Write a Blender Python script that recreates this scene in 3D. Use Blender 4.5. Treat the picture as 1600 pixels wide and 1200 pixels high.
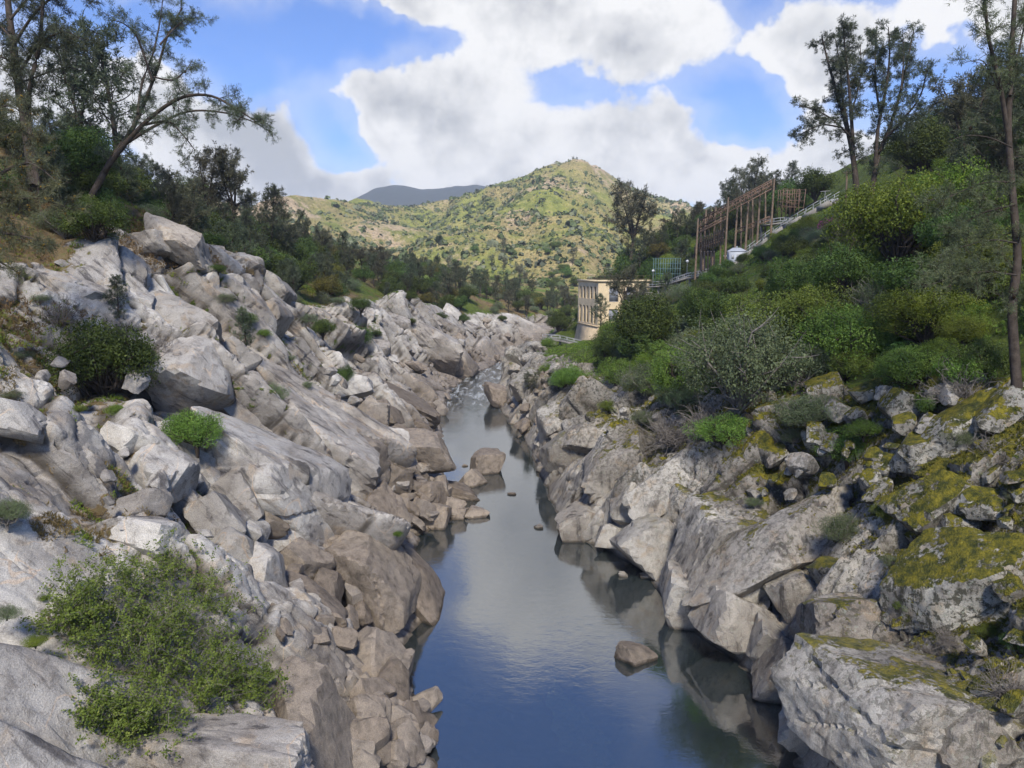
import bpy, bmesh, math, random
import numpy as np
from mathutils import Matrix, Vector, Quaternion

for o in list(bpy.data.objects):
    bpy.data.objects.remove(o)
SC = bpy.context.scene
COL = SC.collection
R = math.radians

# ------------------------------------------------------------------ camera
CAM_H = 24.0
FPX = 1164.0
PITCH = math.atan(180.0 / FPX)
SP, CP = math.sin(PITCH), math.cos(PITCH)
cam_data = bpy.data.cameras.new('camera')
cam_data.sensor_width = 36.0
cam_data.lens = 36.0 * FPX / 1600.0
cam_data.clip_start = 0.1
cam_data.clip_end = 20000.0
cam = bpy.data.objects.new('camera', cam_data)
cam.location = (0, 0, CAM_H)
cam.rotation_euler = (math.pi / 2 - PITCH, 0, 0)
COL.objects.link(cam)
SC.camera = cam

# ------------------------------------------------------------------ colour management and render settings
SC.view_settings.view_transform = 'Standard'
SC.view_settings.look = 'None'
SC.view_settings.gamma = 1.0
SC.view_settings.use_curve_mapping = False
SC.view_settings.exposure = 1.52
SC.render.engine = 'CYCLES'
SC.cycles.use_denoising = True
SC.cycles.max_bounces = 4
SC.cycles.diffuse_bounces = 2
SC.cycles.glossy_bounces = 3
SC.cycles.transmission_bounces = 3
SC.cycles.transparent_max_bounces = 10
SC.cycles.use_adaptive_sampling = True
SC.cycles.adaptive_threshold = 0.015
SC.cycles.adaptive_min_samples = 20

# ------------------------------------------------------------------ node helpers
def nd(nt, typ, ins=None, **props):
    n = nt.nodes.new(typ)
    for k, v in props.items():
        setattr(n, k, v)
    for k, v in (ins or {}).items():
        s = n.inputs[k]
        if isinstance(v, bpy.types.NodeSocket):
            nt.links.new(v, s)
        else:
            s.default_value = v
    return n

def mth(nt, op, a, b=0.0, c=0.0, clamp=False):
    n = nd(nt, 'ShaderNodeMath', {0: a, 1: b, 2: c}, operation=op)
    n.use_clamp = clamp
    return n.outputs[0]

def vmul(nt, v, s):
    return nd(nt, 'ShaderNodeVectorMath', {0: v, 1: s}, operation='MULTIPLY').outputs[0]

def sstep(nt, v, a, b, lo=0.0, hi=1.0):
    return nd(nt, 'ShaderNodeMapRange', {'Value': v, 'From Min': a, 'From Max': b, 'To Min': lo, 'To Max': hi}, interpolation_type='SMOOTHSTEP').outputs[0]

def noise(nt, vec, scale, detail=4.0, rough=0.55, dist=0.0):
    return nd(nt, 'ShaderNodeTexNoise', {'Vector': vec, 'Scale': scale, 'Detail': detail, 'Roughness': rough, 'Distortion': dist}).outputs[0]

def mixc(nt, fac, a, b, mode='MIX'):
    n = nd(nt, 'ShaderNodeMix', data_type='RGBA', blend_type=mode)
    for i, v in ((0, fac), (6, a), (7, b)):
        s = n.inputs[i]
        if isinstance(v, bpy.types.NodeSocket):
            nt.links.new(v, s)
        elif i and len(v) == 3:
            s.default_value = (*v, 1)
        else:
            s.default_value = v
    return n.outputs[2]

def ramp(nt, fac, stops):
    n = nd(nt, 'ShaderNodeValToRGB', {0: fac})
    cr = n.color_ramp
    while len(cr.elements) < len(stops):
        cr.elements.new(0.5)
    for e, (p, c) in zip(cr.elements, stops):
        e.position = p
        e.color = (*c, 1) if len(c) == 3 else c
    return n.outputs[0]

# ------------------------------------------------------------------ world: daylight sky with clouds
SUN_DIR = Vector((0.04, -0.66, 0.75)).normalized()      # towards the sun, behind the viewer on the right
world = bpy.data.worlds.new('World')
SC.world = world
world.use_nodes = True
nt = world.node_tree
nt.nodes.clear()
w_out = nt.nodes.new('ShaderNodeOutputWorld')
w_bg = nt.nodes.new('ShaderNodeBackground')
nt.links.new(w_bg.outputs[0], w_out.inputs[0])
w_bg.inputs[1].default_value = 0.115
world.cycles.sampling_method = 'MANUAL'
world.cycles.sample_map_resolution = 256
sky = nd(nt, 'ShaderNodeTexSky', sky_type='NISHITA', sun_disc=False)
sky.sun_elevation = math.asin(SUN_DIR.z)
sky.sun_rotation = math.atan2(SUN_DIR.x, SUN_DIR.y)
sky.altitude = 300
sky.dust_density = 0.3
sky.ozone_density = 2.5
sky.air_density = 1.0
tc = nd(nt, 'ShaderNodeTexCoord').outputs['Generated']
sx = nd(nt, 'ShaderNodeSeparateXYZ', {0: tc})
az = mth(nt, 'ARCTAN2', sx.outputs[0], sx.outputs[1])
el = mth(nt, 'ARCSINE', sx.outputs[2])
ae = nd(nt, 'ShaderNodeCombineXYZ', {0: az, 1: el, 2: 0.0}).outputs[0]
# rolling distortion gives the banks of cloud their billowed outline
wob = nd(nt, 'ShaderNodeTexNoise', {'Vector': tc, 'Scale': 4.0, 'Detail': 5.0, 'Roughness': 0.62}).outputs[1]
wob = nd(nt, 'ShaderNodeVectorMath', {0: wob, 1: (0.5, 0.5, 0.5)}, operation='SUBTRACT').outputs[0]
wob = vmul(nt, wob, (0.24, 0.20, 0.0))
aew = nd(nt, 'ShaderNodeVectorMath', {0: ae, 1: wob}, operation='ADD').outputs[0]

def azel(px, py):
    u, v = (px - 800) / FPX, (600 - py) / FPX
    d = Vector((u, CP + v * SP, -SP + v * CP)).normalized()
    return math.atan2(d.x, d.y), math.asin(d.z)

def blob(px, py, rx, ry):
    a, e = azel(px, py)
    q = nd(nt, 'ShaderNodeVectorMath', {0: aew, 1: (FPX / rx, FPX / ry, 0), 2: (-a * FPX / rx, -e * FPX / ry, 0)}, operation='MULTIPLY_ADD').outputs[0]
    return nd(nt, 'ShaderNodeVectorMath', {0: q}, operation='LENGTH').outputs[1]

def nearest(bs):
    r = bs[0]
    for b in bs[1:]:
        r = mth(nt, 'MINIMUM', r, b)
    return mth(nt, 'SUBTRACT', 1.0, r)

CLOUDS = [(700, 180, 190, 150), (930, 240, 330, 85), (400, 225, 220, 120), (560, 285, 300, 60), (1130, 255, 260, 90),
          (990, 55, 200, 115), (870, 30, 160, 100), (1300, 65, 150, 80), (1540, 15, 130, 90), (150, 140, 220, 95), (800, 300, 620, 60),
          (1350, 215, 180, 70), (700, -10, 140, 60), (930, -170, 290, 125), (1500, -330, 240, 150), (250, -250, 240, 150)]
HOLES = [(525, 195, 100, 75), (420, 95, 160, 60), (1170, 150, 130, 75), (1440, 130, 90, 90), (180, 25, 130, 60), (620, -130, 140, 60), (560, -340, 240, 90), (800, -440, 260, 70), (1200, -200, 110, 160), (560, 60, 200, 60), (330, 40, 160, 70)]
cl = mth(nt, 'MAXIMUM', nearest([blob(*c) for c in CLOUDS]), -0.6)
ho = mth(nt, 'MAXIMUM', nearest([blob(*c) for c in HOLES]), 0.0)
# cloud deck noise on a plane overhead, so the rest of the sky carries on as the part in view
pl = nd(nt, 'ShaderNodeVectorMath', {0: tc, 3: 1.0}, operation='SCALE')
zz = mth(nt, 'ADD', mth(nt, 'MAXIMUM', sx.outputs[2], 0.0), 0.22)
nt.links.new(mth(nt, 'DIVIDE', 1.0, zz), pl.inputs[3])
pln = pl.outputs[0]
big = noise(nt, pln, 0.9, 3, 0.6)
fine = noise(nt, tc, 8.0, 7, 0.66)
dens = mth(nt, 'ADD', mth(nt, 'MULTIPLY', cl, 1.25), mth(nt, 'MULTIPLY', mth(nt, 'SUBTRACT', big, 0.52), 1.0))
dens = mth(nt, 'ADD', dens, mth(nt, 'MULTIPLY', mth(nt, 'SUBTRACT', fine, 0.5), 1.7))
dens = mth(nt, 'SUBTRACT', dens, mth(nt, 'MULTIPLY', ho, 1.1))
mask = sstep(nt, dens, 0.05, 0.45)
veil = sstep(nt, dens, -0.75, 0.2, 0.0, 0.28)
mask = mth(nt, 'MAXIMUM', mask, veil)
body = noise(nt, tc, 6.0, 4, 0.6)
thick = sstep(nt, mth(nt, 'ADD', mth(nt, 'MULTIPLY', mth(nt, 'MINIMUM', dens, 0.9), 0.45), mth(nt, 'MULTIPLY', mth(nt, 'SUBTRACT', body, 0.5), 2.4)), -0.02, 0.85)
lit = noise(nt, nd(nt, 'ShaderNodeVectorMath', {0: tc, 1: (-0.02, 0.0, -0.03)}, operation='ADD').outputs[0], 8.0, 7, 0.66)
thick = mth(nt, 'ADD', thick, mth(nt, 'MULTIPLY', mth(nt, 'SUBTRACT', lit, fine), 2.2), clamp=True)
ccol = mixc(nt, thick, (3.1, 3.08, 3.07), (1.55, 1.61, 1.73))
skyc = mixc(nt, 1.0, sky.outputs[0], (0.27, 0.365, 0.56), 'MULTIPLY')
fin = mixc(nt, mask, skyc, ccol)
nt.links.new(fin, w_bg.inputs[0])

# ------------------------------------------------------------------ sun
sun_data = bpy.data.lights.new('sun', 'SUN')
sun_data.energy = 3.8
sun_data.angle = R(8.0)
sun_data.color = (1.0, 0.94, 0.84)
sun = bpy.data.objects.new('sun', sun_data)
sun.rotation_euler = SUN_DIR.to_track_quat('Z', 'Y').to_euler()
sun.location = (300, -400, 500)
COL.objects.link(sun)

# ------------------------------------------------------------------ numeric noise
def _h(ix, iy, iz, s):
    n = (ix.astype(np.int64) * 374761393 + iy.astype(np.int64) * 668265263 + iz * 2147483647 + s * 1274126177) & 0xffffffff
    n = ((n ^ (n >> 13)) * 1274126177) & 0xffffffff
    n = ((n ^ (n >> 16)) * 2246822519) & 0xffffffff
    return ((n ^ (n >> 15)) & 0xffffff) / float(0x1000000)

def vn2(x, y, s=0):
    ix, iy = np.floor(x), np.floor(y)
    fx, fy = x - ix, y - iy
    ux, uy = fx * fx * fx * (fx * (fx * 6 - 15) + 10), fy * fy * fy * (fy * (fy * 6 - 15) + 10)
    a, b, c, d = _h(ix, iy, 0, s), _h(ix + 1, iy, 0, s), _h(ix, iy + 1, 0, s), _h(ix + 1, iy + 1, 0, s)
    return ((a + (b - a) * ux) * (1 - uy) + (c + (d - c) * ux) * uy) * 2 - 1

def fbm2(x, y, s=0, o=4, g=0.5):
    r, a, t = 0, 1.0, 0
    for i in range(o):
        r = r + a * vn2(x, y, s + i * 17)
        t += a
        x, y = (x * 0.8 - y * 0.6) * 2.03 + 3.1, (x * 0.6 + y * 0.8) * 2.03 + 1.7
        a *= g
    return r / t

def vn3(x, y, z, s=0):
    ix, iy, iz = np.floor(x), np.floor(y), np.floor(z)
    f = [x - ix, y - iy, z - iz]
    u = [k * k * (3 - 2 * k) for k in f]
    izi = iz.astype(np.int64)
    def L(dz):
        a, b, c, d = _h(ix, iy, izi + dz, s), _h(ix + 1, iy, izi + dz, s), _h(ix, iy + 1, izi + dz, s), _h(ix + 1, iy + 1, izi + dz, s)
        return (a + (b - a) * u[0]) * (1 - u[1]) + (c + (d - c) * u[0]) * u[1]
    return (L(0) * (1 - u[2]) + L(1) * u[2]) * 2 - 1

def fbm3(p, f, s=0, o=3):
    r, a, t = 0, 1.0, 0
    q = p * f
    for i in range(o):
        r = r + a * vn3(q[:, 0] + i * 5.3, q[:, 1] - i * 2.9, q[:, 2] + i * 7.7, s + i * 31)
        t += a
        a *= 0.5
        q = q * 2.07
    return r / t

def smooth(x, a, b):
    t = np.clip((x - a) / (b - a), 0, 1)
    return t * t * (3 - 2 * t)

# ------------------------------------------------------------------ mesh helpers
def mesh_np(name, v, f, mat=None, smooth_shade=False, attrs=None):
    """v (n,3), f (m,k) with k = 3 or 4, all faces alike."""
    v = np.asarray(v, dtype=np.float32); f = np.asarray(f, dtype=np.int32)
    me = bpy.data.meshes.new(name)
    k = f.shape[1]
    me.vertices.add(len(v)); me.loops.add(f.size); me.polygons.add(len(f))
    me.vertices.foreach_set('co', v.ravel())
    me.loops.foreach_set('vertex_index', f.ravel())
    me.polygons.foreach_set('loop_start', np.arange(0, f.size, k, dtype=np.int32))
    if smooth_shade:
        me.polygons.foreach_set('use_smooth', np.ones(len(f), dtype=bool))
    me.update(calc_edges=True)
    for an, av in (attrs or {}).items():
        at = me.attributes.new(an, 'FLOAT', 'POINT')
        at.data.foreach_set('value', np.asarray(av, dtype=np.float32).ravel())
    if mat:
        me.materials.append(mat)
    return me

def put(name, me, parent=None, label=None, cat=None, group=None, kind=None, loc=None):
    o = bpy.data.objects.new(name, me)
    COL.objects.link(o)
    if parent is not None:
        o.parent = parent
    if loc is not None:
        o.location = loc
    tag(o, label, cat, group, kind)
    return o

def tag(o, label=None, cat=None, group=None, kind=None):
    for k, x in (('label', label), ('category', cat), ('group', group), ('kind', kind)):
        if x:
            o[k] = x
    return o

def grid_faces(nr, nc):
    i = np.arange(nr - 1)[:, None] * nc + np.arange(nc - 1)[None, :]
    i = i.ravel()
    return np.stack([i, i + 1, i + nc + 1, i + nc], 1)

# ------------------------------------------------------------------ picture geometry (design helper: picture point + distance -> place)
def ray(px, py):
    u, v = (px - 800) / FPX, (600 - py) / FPX
    return np.array([u, CP + v * SP, -SP + v * CP])

def at_depth(px, py, t):
    return np.array([0, 0, CAM_H]) + t * ray(px, py)

def on_water(px, py):
    d = ray(px, py)
    return np.array([0, 0, CAM_H]) + d * (CAM_H / -d[2])

# ------------------------------------------------------------------ the gorge: water lines and bank profiles
_wl = [(640, 1300), (676, 1200), (672, 1130), (640, 1060), (632, 1010), (668, 970), (680, 920), (652, 860), (650, 838), (705, 815), (716, 780), (696, 735), (688, 690), (690, 640), (706, 612), (728, 592), (752, 580)]
_wr = [(1290, 1300), (1262, 1200), (1238, 1120), (1190, 1060), (1100, 1000), (1046, 950), (1000, 890), (930, 850), (878, 815), (856, 770), (842, 730), (815, 680), (784, 645), (772, 618), (786, 592), (800, 578)]
def _line(pts, head, tail):
    a = np.array([on_water(*p)[:2] for p in pts])
    a = a[np.argsort(a[:, 1])]
    return np.vstack([head, a, tail])
WL = _line(_wl, [[-9, -60], [-6.5, 10]], [[0, 205], [10, 235], [34, 275], [70, 330], [130, 420], [170, 480]])
WR = _line(_wr, [[20, -60], [17.5, 10]], [[9, 205], [28, 235], [58, 270], [100, 325], [160, 420], [200, 480]])
def xL(y): return np.interp(y, WL[:, 1], WL[:, 0])
def xR(y): return np.interp(y, WR[:, 1], WR[:, 0])
PL = [(-60, [(-9, -4), (0, 0), (3, 2.6), (8, 7.5), (16, 15.2), (26, 22.8), (34, 27), (60, 42), (120, 75), (200, 95)]),
      (46, [(-9, -4), (0, 0), (3, 2.6), (8, 7.5), (16, 15.2), (26, 22.8), (34, 27), (60, 42), (120, 75), (200, 95)]),
      (68, [(-9, -4), (0, 0), (3, 2.8), (8, 8.6), (16, 18.2), (23, 26.5), (30, 30), (60, 45), (120, 72), (200, 92)]),
      (80, [(-9, -4), (0, 0), (3, 2.8), (8, 8.2), (16, 16.6), (23, 23.0), (32, 28.5), (60, 43), (120, 68), (200, 88)]),
      (100, [(-9, -4), (0, 0), (4, 3.2), (12, 10), (23, 19), (36, 29), (60, 41), (120, 60), (200, 80)]),
      (160, [(-9, -4), (0, 0), (6, 5), (17, 15.5), (32, 24), (60, 35), (120, 50), (200, 60)]),
      (230, [(-9, -4), (0, 0), (8, 6.5), (14, 10), (37, 20), (80, 31), (130, 40), (200, 48)]),
      (300, [(-9, -4), (0, 0), (10, 5), (40, 10), (90, 22), (140, 30), (200, 40)]),
      (400, [(-9, -4), (0, 0), (10, 4), (40, 8), (90, 14), (140, 18), (200, 24)])]
PR = [(-60, [(-9, -4), (0, 0), (2, 3), (6, 8), (13, 16), (20, 20.5), (40, 33), (90, 64), (200, 110)]),
      (40, [(-9, -4), (0, 0), (2, 3), (6, 8), (13, 16), (20, 20.5), (40, 33), (90, 64), (200, 110)]),
      (62, [(-9, -4), (0, 0), (2, 3), (11, 13), (20, 18), (45, 35.5), (100, 68), (200, 112)]),
      (85, [(-9, -4), (0, 0), (2, 3.4), (10, 10), (25, 17.5), (45, 31), (100, 66), (200, 110)]),
      (125, [(-9, -4), (0, 0), (3, 4.5), (10, 9), (25, 15), (40, 24), (55, 33.5), (100, 62), (200, 100)]),
      (150, [(-9, -4), (0, 0), (3, 4.5), (10, 7), (24, 10), (39, 18), (55, 31), (100, 60), (200, 96)]),
      (180, [(-9, -4), (0, 0), (3, 4.5), (10, 6.6), (28, 8), (36, 15), (55, 30), (100, 58), (200, 90)]),
      (203, [(-9, -4), (0, 0), (4, 6), (12, 12), (20, 19), (32, 29), (50, 37), (100, 60), (200, 88)]),
      (230, [(-9, -4), (0, 0), (6, 9), (14, 19), (30, 31), (45, 39), (100, 62), (200, 85)]),
      (300, [(-9, -4), (0, 0), (8, 7), (30, 20), (60, 34), (100, 45), (200, 60)]),
      (400, [(-9, -4), (0, 0), (10, 4), (40, 12), (90, 20), (200, 30)])]
def prof(P, d, y):
    d, y = np.broadcast_arrays(np.asarray(d, float), np.asarray(y, float))
    ys = [k[0] for k in P]
    tab = [np.interp(d, [q[0] for q in k[1]], [q[1] for q in k[1]]) for k in P]
    out = tab[0].copy()
    for i in range(len(P) - 1):
        t = np.clip((y - ys[i]) / (ys[i + 1] - ys[i]), 0, 1)
        t = t * t * (3 - 2 * t)
        out = np.where(y >= ys[i], tab[i] * (1 - t) + tab[i + 1] * t, out)
    return out
RIML = lambda y: np.interp(y, [0, 30, 45, 66, 80, 100, 130, 160, 200, 240, 300], [30, 29, 26.5, 25, 24, 22, 19, 18, 17, 13, 10])
RIMR = lambda y: np.interp(y, [0, 35, 60, 85, 110, 150, 200, 300], [17, 15, 13, 11.5, 10, 9, 8, 8])

def ground(x, y):
    """Base height of the land (without rock relief)."""
    x, y = np.asarray(x, float), np.asarray(y, float)
    dl, dr = xL(y) - x, x - xR(y)
    return np.where(dl > dr, prof(PL, dl, y), prof(PR, dr, y))

def hit(px, py, y0=10.0, y1=430.0):
    """First point of the land or the water seen through a picture point."""
    d = ray(px, py)
    t = np.linspace(y0, y1, 4000)
    p = np.array([0, 0, CAM_H]) + t[:, None] * d
    g = np.maximum(ground(p[:, 0], p[:, 1]), 0.0)
    k = np.nonzero(p[:, 2] < g)[0]
    i = k[0] if len(k) else len(t) - 1
    return p[i], t[i]
# ------------------------------------------------------------------ materials of the land
def new_mat(name):
    m = bpy.data.materials.new(name)
    m.use_nodes = True
    t = m.node_tree
    t.nodes.clear()
    out = t.nodes.new('ShaderNodeOutputMaterial')
    return m, t, out

def granite(name, moss=0.0, lichen=0.0, attr=False, tint=(1, 1, 1), brown_top=6.5, veins=True, dip=0):
    m, t, out = new_mat(name)
    geo = nd(t, 'ShaderNodeNewGeometry')
    pos, nor = geo.outputs['Position'], geo.outputs['Normal']
    sp = nd(t, 'ShaderNodeSeparateXYZ', {0: pos})
    zz = sp.outputs[2]
    nz = nd(t, 'ShaderNodeSeparateXYZ', {0: nor}).outputs[2]
    n1 = noise(t, pos, 0.22, 3, 0.6, 0.6)
    n2 = noise(t, pos, 1.7, 6, 0.7, 0.3)
    n3 = noise(t, pos, 22.0, 2, 0.7)
    n4 = noise(t, pos, 0.7, 3, 0.6, 0.8)
    c = ramp(t, n1, [(0.30, (0.20, 0.185, 0.168)), (0.45, (0.33, 0.315, 0.29)), (0.62, (0.48, 0.465, 0.43))])
    c = mixc(t, sstep(t, n4, 0.54, 0.70, 0, 0.6), c, (0.36, 0.285, 0.20))
    c = mixc(t, sstep(t, n2, 0.50, 0.66, 0, 0.62), c, (0.17, 0.155, 0.14))
    # dark seepage streaks running down the rock
    sv = vmul(t, pos, (1.5, 1.5, 0.2))
    if dip:
        al = mth(t, 'MULTIPLY', mth(t, 'ADD', mth(t, 'MULTIPLY', sp.outputs[0], float(dip)), zz), 0.14)
        ac = mth(t, 'MULTIPLY', mth(t, 'SUBTRACT', mth(t, 'MULTIPLY', sp.outputs[0], float(dip)), zz), 1.0)
        sv = nd(t, 'ShaderNodeCombineXYZ', {0: al, 1: mth(t, 'MULTIPLY', sp.outputs[1], 1.1), 2: ac}).outputs[0]
    st = noise(t, sv, 1.0, 5, 0.66, 0.3)
    c = mixc(t, mth(t, 'MULTIPLY', sstep(t, st, 0.52, 0.64), sstep(t, n1, 0.58, 0.42, 0.25, 0.9)), c, (0.075, 0.07, 0.07))
    # flood-polished brown rock near the river
    low = sstep(t, mth(t, 'ADD', zz, mth(t, 'MULTIPLY', n4, 6.0)), brown_top + 5.0, brown_top - 1.5)
    c = mixc(t, mth(t, 'MULTIPLY', low, 0.85), c, ramp(t, n2, [(0.32, (0.085, 0.073, 0.062)), (0.48, (0.185, 0.16, 0.136)), (0.66, (0.29, 0.255, 0.215))]))
    ln_ = noise(t, vmul(t, pos, (0.5, 0.34, 0.22)), 1.0, 1.5, 0.4, 0.15)
    if veins:
        v = sstep(t, mth(t, 'ABSOLUTE', mth(t, 'SUBTRACT', ln_, 0.56)), 0.006, 0.003)
        v = mth(t, 'MULTIPLY', v, sstep(t, n1, 0.48, 0.54))
        c = mixc(t, mth(t, 'MULTIPLY', v, 0.75), c, (0.52, 0.42, 0.32))
    c = mixc(t, 1.0, c, ramp(t, n3, [(0.3, (0.66, 0.66, 0.66)), (0.55, (1.0, 1.0, 1.0)), (0.75, (1.22, 1.22, 1.22))]), 'MULTIPLY')
    if attr:
        tone = nd(t, 'ShaderNodeAttribute', attribute_name='tone').outputs['Fac']
        ck = nd(t, 'ShaderNodeAttribute', attribute_name='crack').outputs['Fac']
        c = mixc(t, sstep(t, ck, 0.25, 0.85, 0, 0.85), c, (0.05, 0.042, 0.032))
    else:
        tone = nd(t, 'ShaderNodeObjectInfo').outputs['Random']
    c = mixc(t, 1.0, c, ramp(t, tone, [(0.0, (0.70, 0.68, 0.66)), (0.35, (0.95, 0.91, 0.87)), (0.65, (1.04, 1.03, 1.02)), (1.0, (1.22, 1.20, 1.17))]), 'MULTIPLY')
    if lichen:
        l1 = noise(t, pos, 3.2, 4, 0.74, 0.4)
        c = mixc(t, mth(t, 'MULTIPLY', sstep(t, l1, 0.50, 0.57), mth(t, 'MULTIPLY', sstep(t, zz, 2.5, 7.0), lichen)), c, (0.065, 0.062, 0.045))
        l2 = noise(t, pos, 5.0, 4, 0.7)
        c = mixc(t, mth(t, 'MULTIPLY', sstep(t, l2, 0.58, 0.63), lichen * 0.75), c, (0.34, 0.37, 0.32))
    bh = mth(t, 'ADD', mth(t, 'MULTIPLY', n2, 0.9), mth(t, 'MULTIPLY', n3, 0.12))
    if moss:
        mn = noise(t, pos, 0.5, 3, 0.65, 0.4)
        mn2 = noise(t, pos, 4.5, 3, 0.7)
        mz = sstep(t, zz, 3.0, 8.0)
        mf = mth(t, 'ADD', mth(t, 'MULTIPLY', nz, 0.42), mth(t, 'MULTIPLY', mn, 0.95))
        mf = mth(t, 'ADD', mf, mth(t, 'MULTIPLY', mn2, 0.55))
        if attr:
            ma = nd(t, 'ShaderNodeAttribute', attribute_name='moss').outputs['Fac']
        else:
            ma = moss
        th = mth(t, 'SUBTRACT', 1.27, mth(t, 'MULTIPLY', ma, 0.36))
        mk = mth(t, 'MULTIPLY', sstep(t, mth(t, 'SUBTRACT', mf, th), -0.02, 0.07), mz)
        mcol = ramp(t, noise(t, pos, 1.7, 6, 0.78), [(0.30, (0.022, 0.026, 0.010)), (0.42, (0.06, 0.07, 0.014)), (0.50, (0.135, 0.128, 0.018)), (0.60, (0.25, 0.215, 0.022)), (0.72, (0.38, 0.32, 0.04))])
        c = mixc(t, mk, c, mcol)
        bh = mth(t, 'ADD', bh, mth(t, 'MULTIPLY', mk, mth(t, 'MULTIPLY', noise(t, pos, 12.0, 2, 0.6), 1.4)))
    if attr:
        so = nd(t, 'ShaderNodeAttribute', attribute_name='soil').outputs['Fac']
        gr = nd(t, 'ShaderNodeAttribute', attribute_name='green').outputs['Fac']
        sn = noise(t, pos, 1.1, 4, 0.7, 0.3)
        dry = ramp(t, sn, [(0.32, (0.06, 0.042, 0.025)), (0.46, (0.15, 0.105, 0.05)), (0.62, (0.21, 0.155, 0.08))])
        grn = ramp(t, noise(t, pos, 2.3, 4, 0.7), [(0.32, (0.03, 0.045, 0.010)), (0.5, (0.075, 0.11, 0.014)), (0.68, (0.15, 0.19, 0.03))])
        sc = mixc(t, sstep(t, mth(t, 'ADD', gr, mth(t, 'SUBTRACT', sn, 0.5)), 0.35, 0.65), dry, grn)
        sf = sstep(t, mth(t, 'ADD', so, mth(t, 'MULTIPLY', mth(t, 'SUBTRACT', sn, 0.5), 2.2)), 0.42, 0.62)
        c = mixc(t, sf, c, sc)
        bh = mth(t, 'ADD', bh, mth(t, 'MULTIPLY', sf, mth(t, 'MULTIPLY', n3, 0.9)))
    wet = sstep(t, mth(t, 'ADD', zz, mth(t, 'MULTIPLY', n2, 0.5)), 0.55, 0.30)
    c = mixc(t, wet, c, mixc(t, 1.0, c, (0.38, 0.36, 0.33), 'MULTIPLY'))
    if tint != (1, 1, 1):
        c = mixc(t, 1.0, c, tint, 'MULTIPLY')
    bp = nd(t, 'ShaderNodeBump', {'Height': bh, 'Strength': 0.8, 'Distance': 0.16})
    b = nd(t, 'ShaderNodeBsdfPrincipled', {'Base Color': c, 'Roughness': 0.82, 'Normal': bp.outputs[0], 'Specular IOR Level': 0.25})
    t.links.new(b.outputs[0], out.inputs[0])
    return m

M_ROCKL = granite('granite_left', attr=True, moss=0.0, dip=-1)
M_ROCKR = granite('granite_right', attr=True, moss=1.0, dip=1, lichen=0.75, tint=(0.80, 0.785, 0.75), brown_top=1.0)
M_BLD = granite('granite_boulder', dip=-1)
M_BLDB = granite('granite_boulder_brown', brown_top=12.0, tint=(1.0, 0.96, 0.90), veins=False)
M_BLDR = granite('granite_boulder_right', moss=0.35, lichen=0.55, tint=(0.84, 0.825, 0.79), brown_top=0.5, veins=False)
M_BLDM = granite('granite_boulder_mossy', moss=0.86, lichen=0.9, tint=(0.76, 0.76, 0.72), brown_top=-4.0, veins=False)

# ------------------------------------------------------------------ the two banks
def rows(y0, y1, k):
    ys = [y0]
    while ys[-1] < y1:
        ys.append(ys[-1] + max(0.075, k * ys[-1]))
    return np.array(ys)

def blocks(x, y, s, A, B, su, sw, soft):
    """Tilted block faces over jittered cells, with steep but unbroken steps between them; also the distance to the joint and a tone."""
    ix, iy = np.floor(x), np.floor(y)
    f1 = np.full(x.shape, 9.0); f2 = np.full(x.shape, 9.0); tn = np.zeros(x.shape)
    num = np.zeros(x.shape); den = np.full(x.shape, 1e-30)
    for i in (-1, 0, 1):
        for j in (-1, 0, 1):
            cx, cy = ix + i, iy + j
            dx = x - (cx + 0.08 + 0.84 * _h(cx, cy, 1, s)); dy = y - (cy + 0.08 + 0.84 * _h(cx, cy, 2, s))
            d = np.hypot(dx, dy)
            r1, r2, r3 = _h(cx, cy, 3, s), _h(cx, cy, 4, s), _h(cx, cy, 5, s)
            w = np.exp(-soft * d)
            num += w * ((r1 - 0.5) * A + (r2 - 0.5) * B * dx * su * 0.6 + (r3 - 0.5) * B * dy * sw * 0.35); den += w
            m = d < f1
            f2 = np.where(m, f1, np.minimum(f2, d)); f1 = np.where(m, d, f1)
            tn = np.where(m, r2 * 0.6 + r3 * 0.4, tn)
    return f2 - f1, num / den, tn

def fracture(u, w, seed, amp=1.0, slab=None):
    """Jointed rock relief on the slope: u along the river, w up the slope (metres)."""
    wu = u + 0.9 * fbm2(u * 0.12, w * 0.12, seed + 1, 2) + 0.10 * fbm2(u * 0.9, w * 0.9, seed + 2, 2)
    ww = w + 1.1 * fbm2(u * 0.10 + 9, w * 0.10, seed + 3, 2) + 0.10 * fbm2(u * 0.9, w * 0.9 + 5, seed + 4, 2)
    # joints lean a little off the dip
    a, b = wu + 0.25 * ww, ww - 0.15 * wu
    D = np.zeros_like(u); C = np.zeros_like(u); T = np.full_like(u, 0.5)
    for (su, sw, A, B, cr, kw, far, soft) in ((6.2, 19.0, 2.6, 1.9, 0.8, 0.035, 900.0, 34.0), (2.8, 7.0, 1.3, 1.3, 0.55, 0.05, 420.0, 24.0), (1.2, 2.3, 0.45, 0.8, 0.25, 0.07, 130.0, 20.0), (0.55, 0.7, 0.16, 0.5, 0.08, 0.09, 48.0, 18.0)):
        e, loc, tn = blocks(a / su, b / sw, seed + int(su * 10), A, B, su, sw, soft)
        edge = np.exp(-e / kw)
        k = np.clip(1.5 - u / far, 0, 1)
        if slab is not None and su < 6:
            k = k * (1 - 0.9 * slab)
        D += k * (loc - cr * edge)
        C = np.maximum(C, k * edge * min(1.0, su / 2.5))
        T += (tn - 0.5) * k * (0.55 if su > 1 else 0.25)
    D += 0.10 * fbm2(u * 0.5, w * 0.5, seed + 7, 3) + 0.03 * fbm2(u * 3, w * 3, seed + 8, 3)
    D = D - np.mean(D) - 0.25
    return D * amp, C, np.clip(T, 0, 1)

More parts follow.
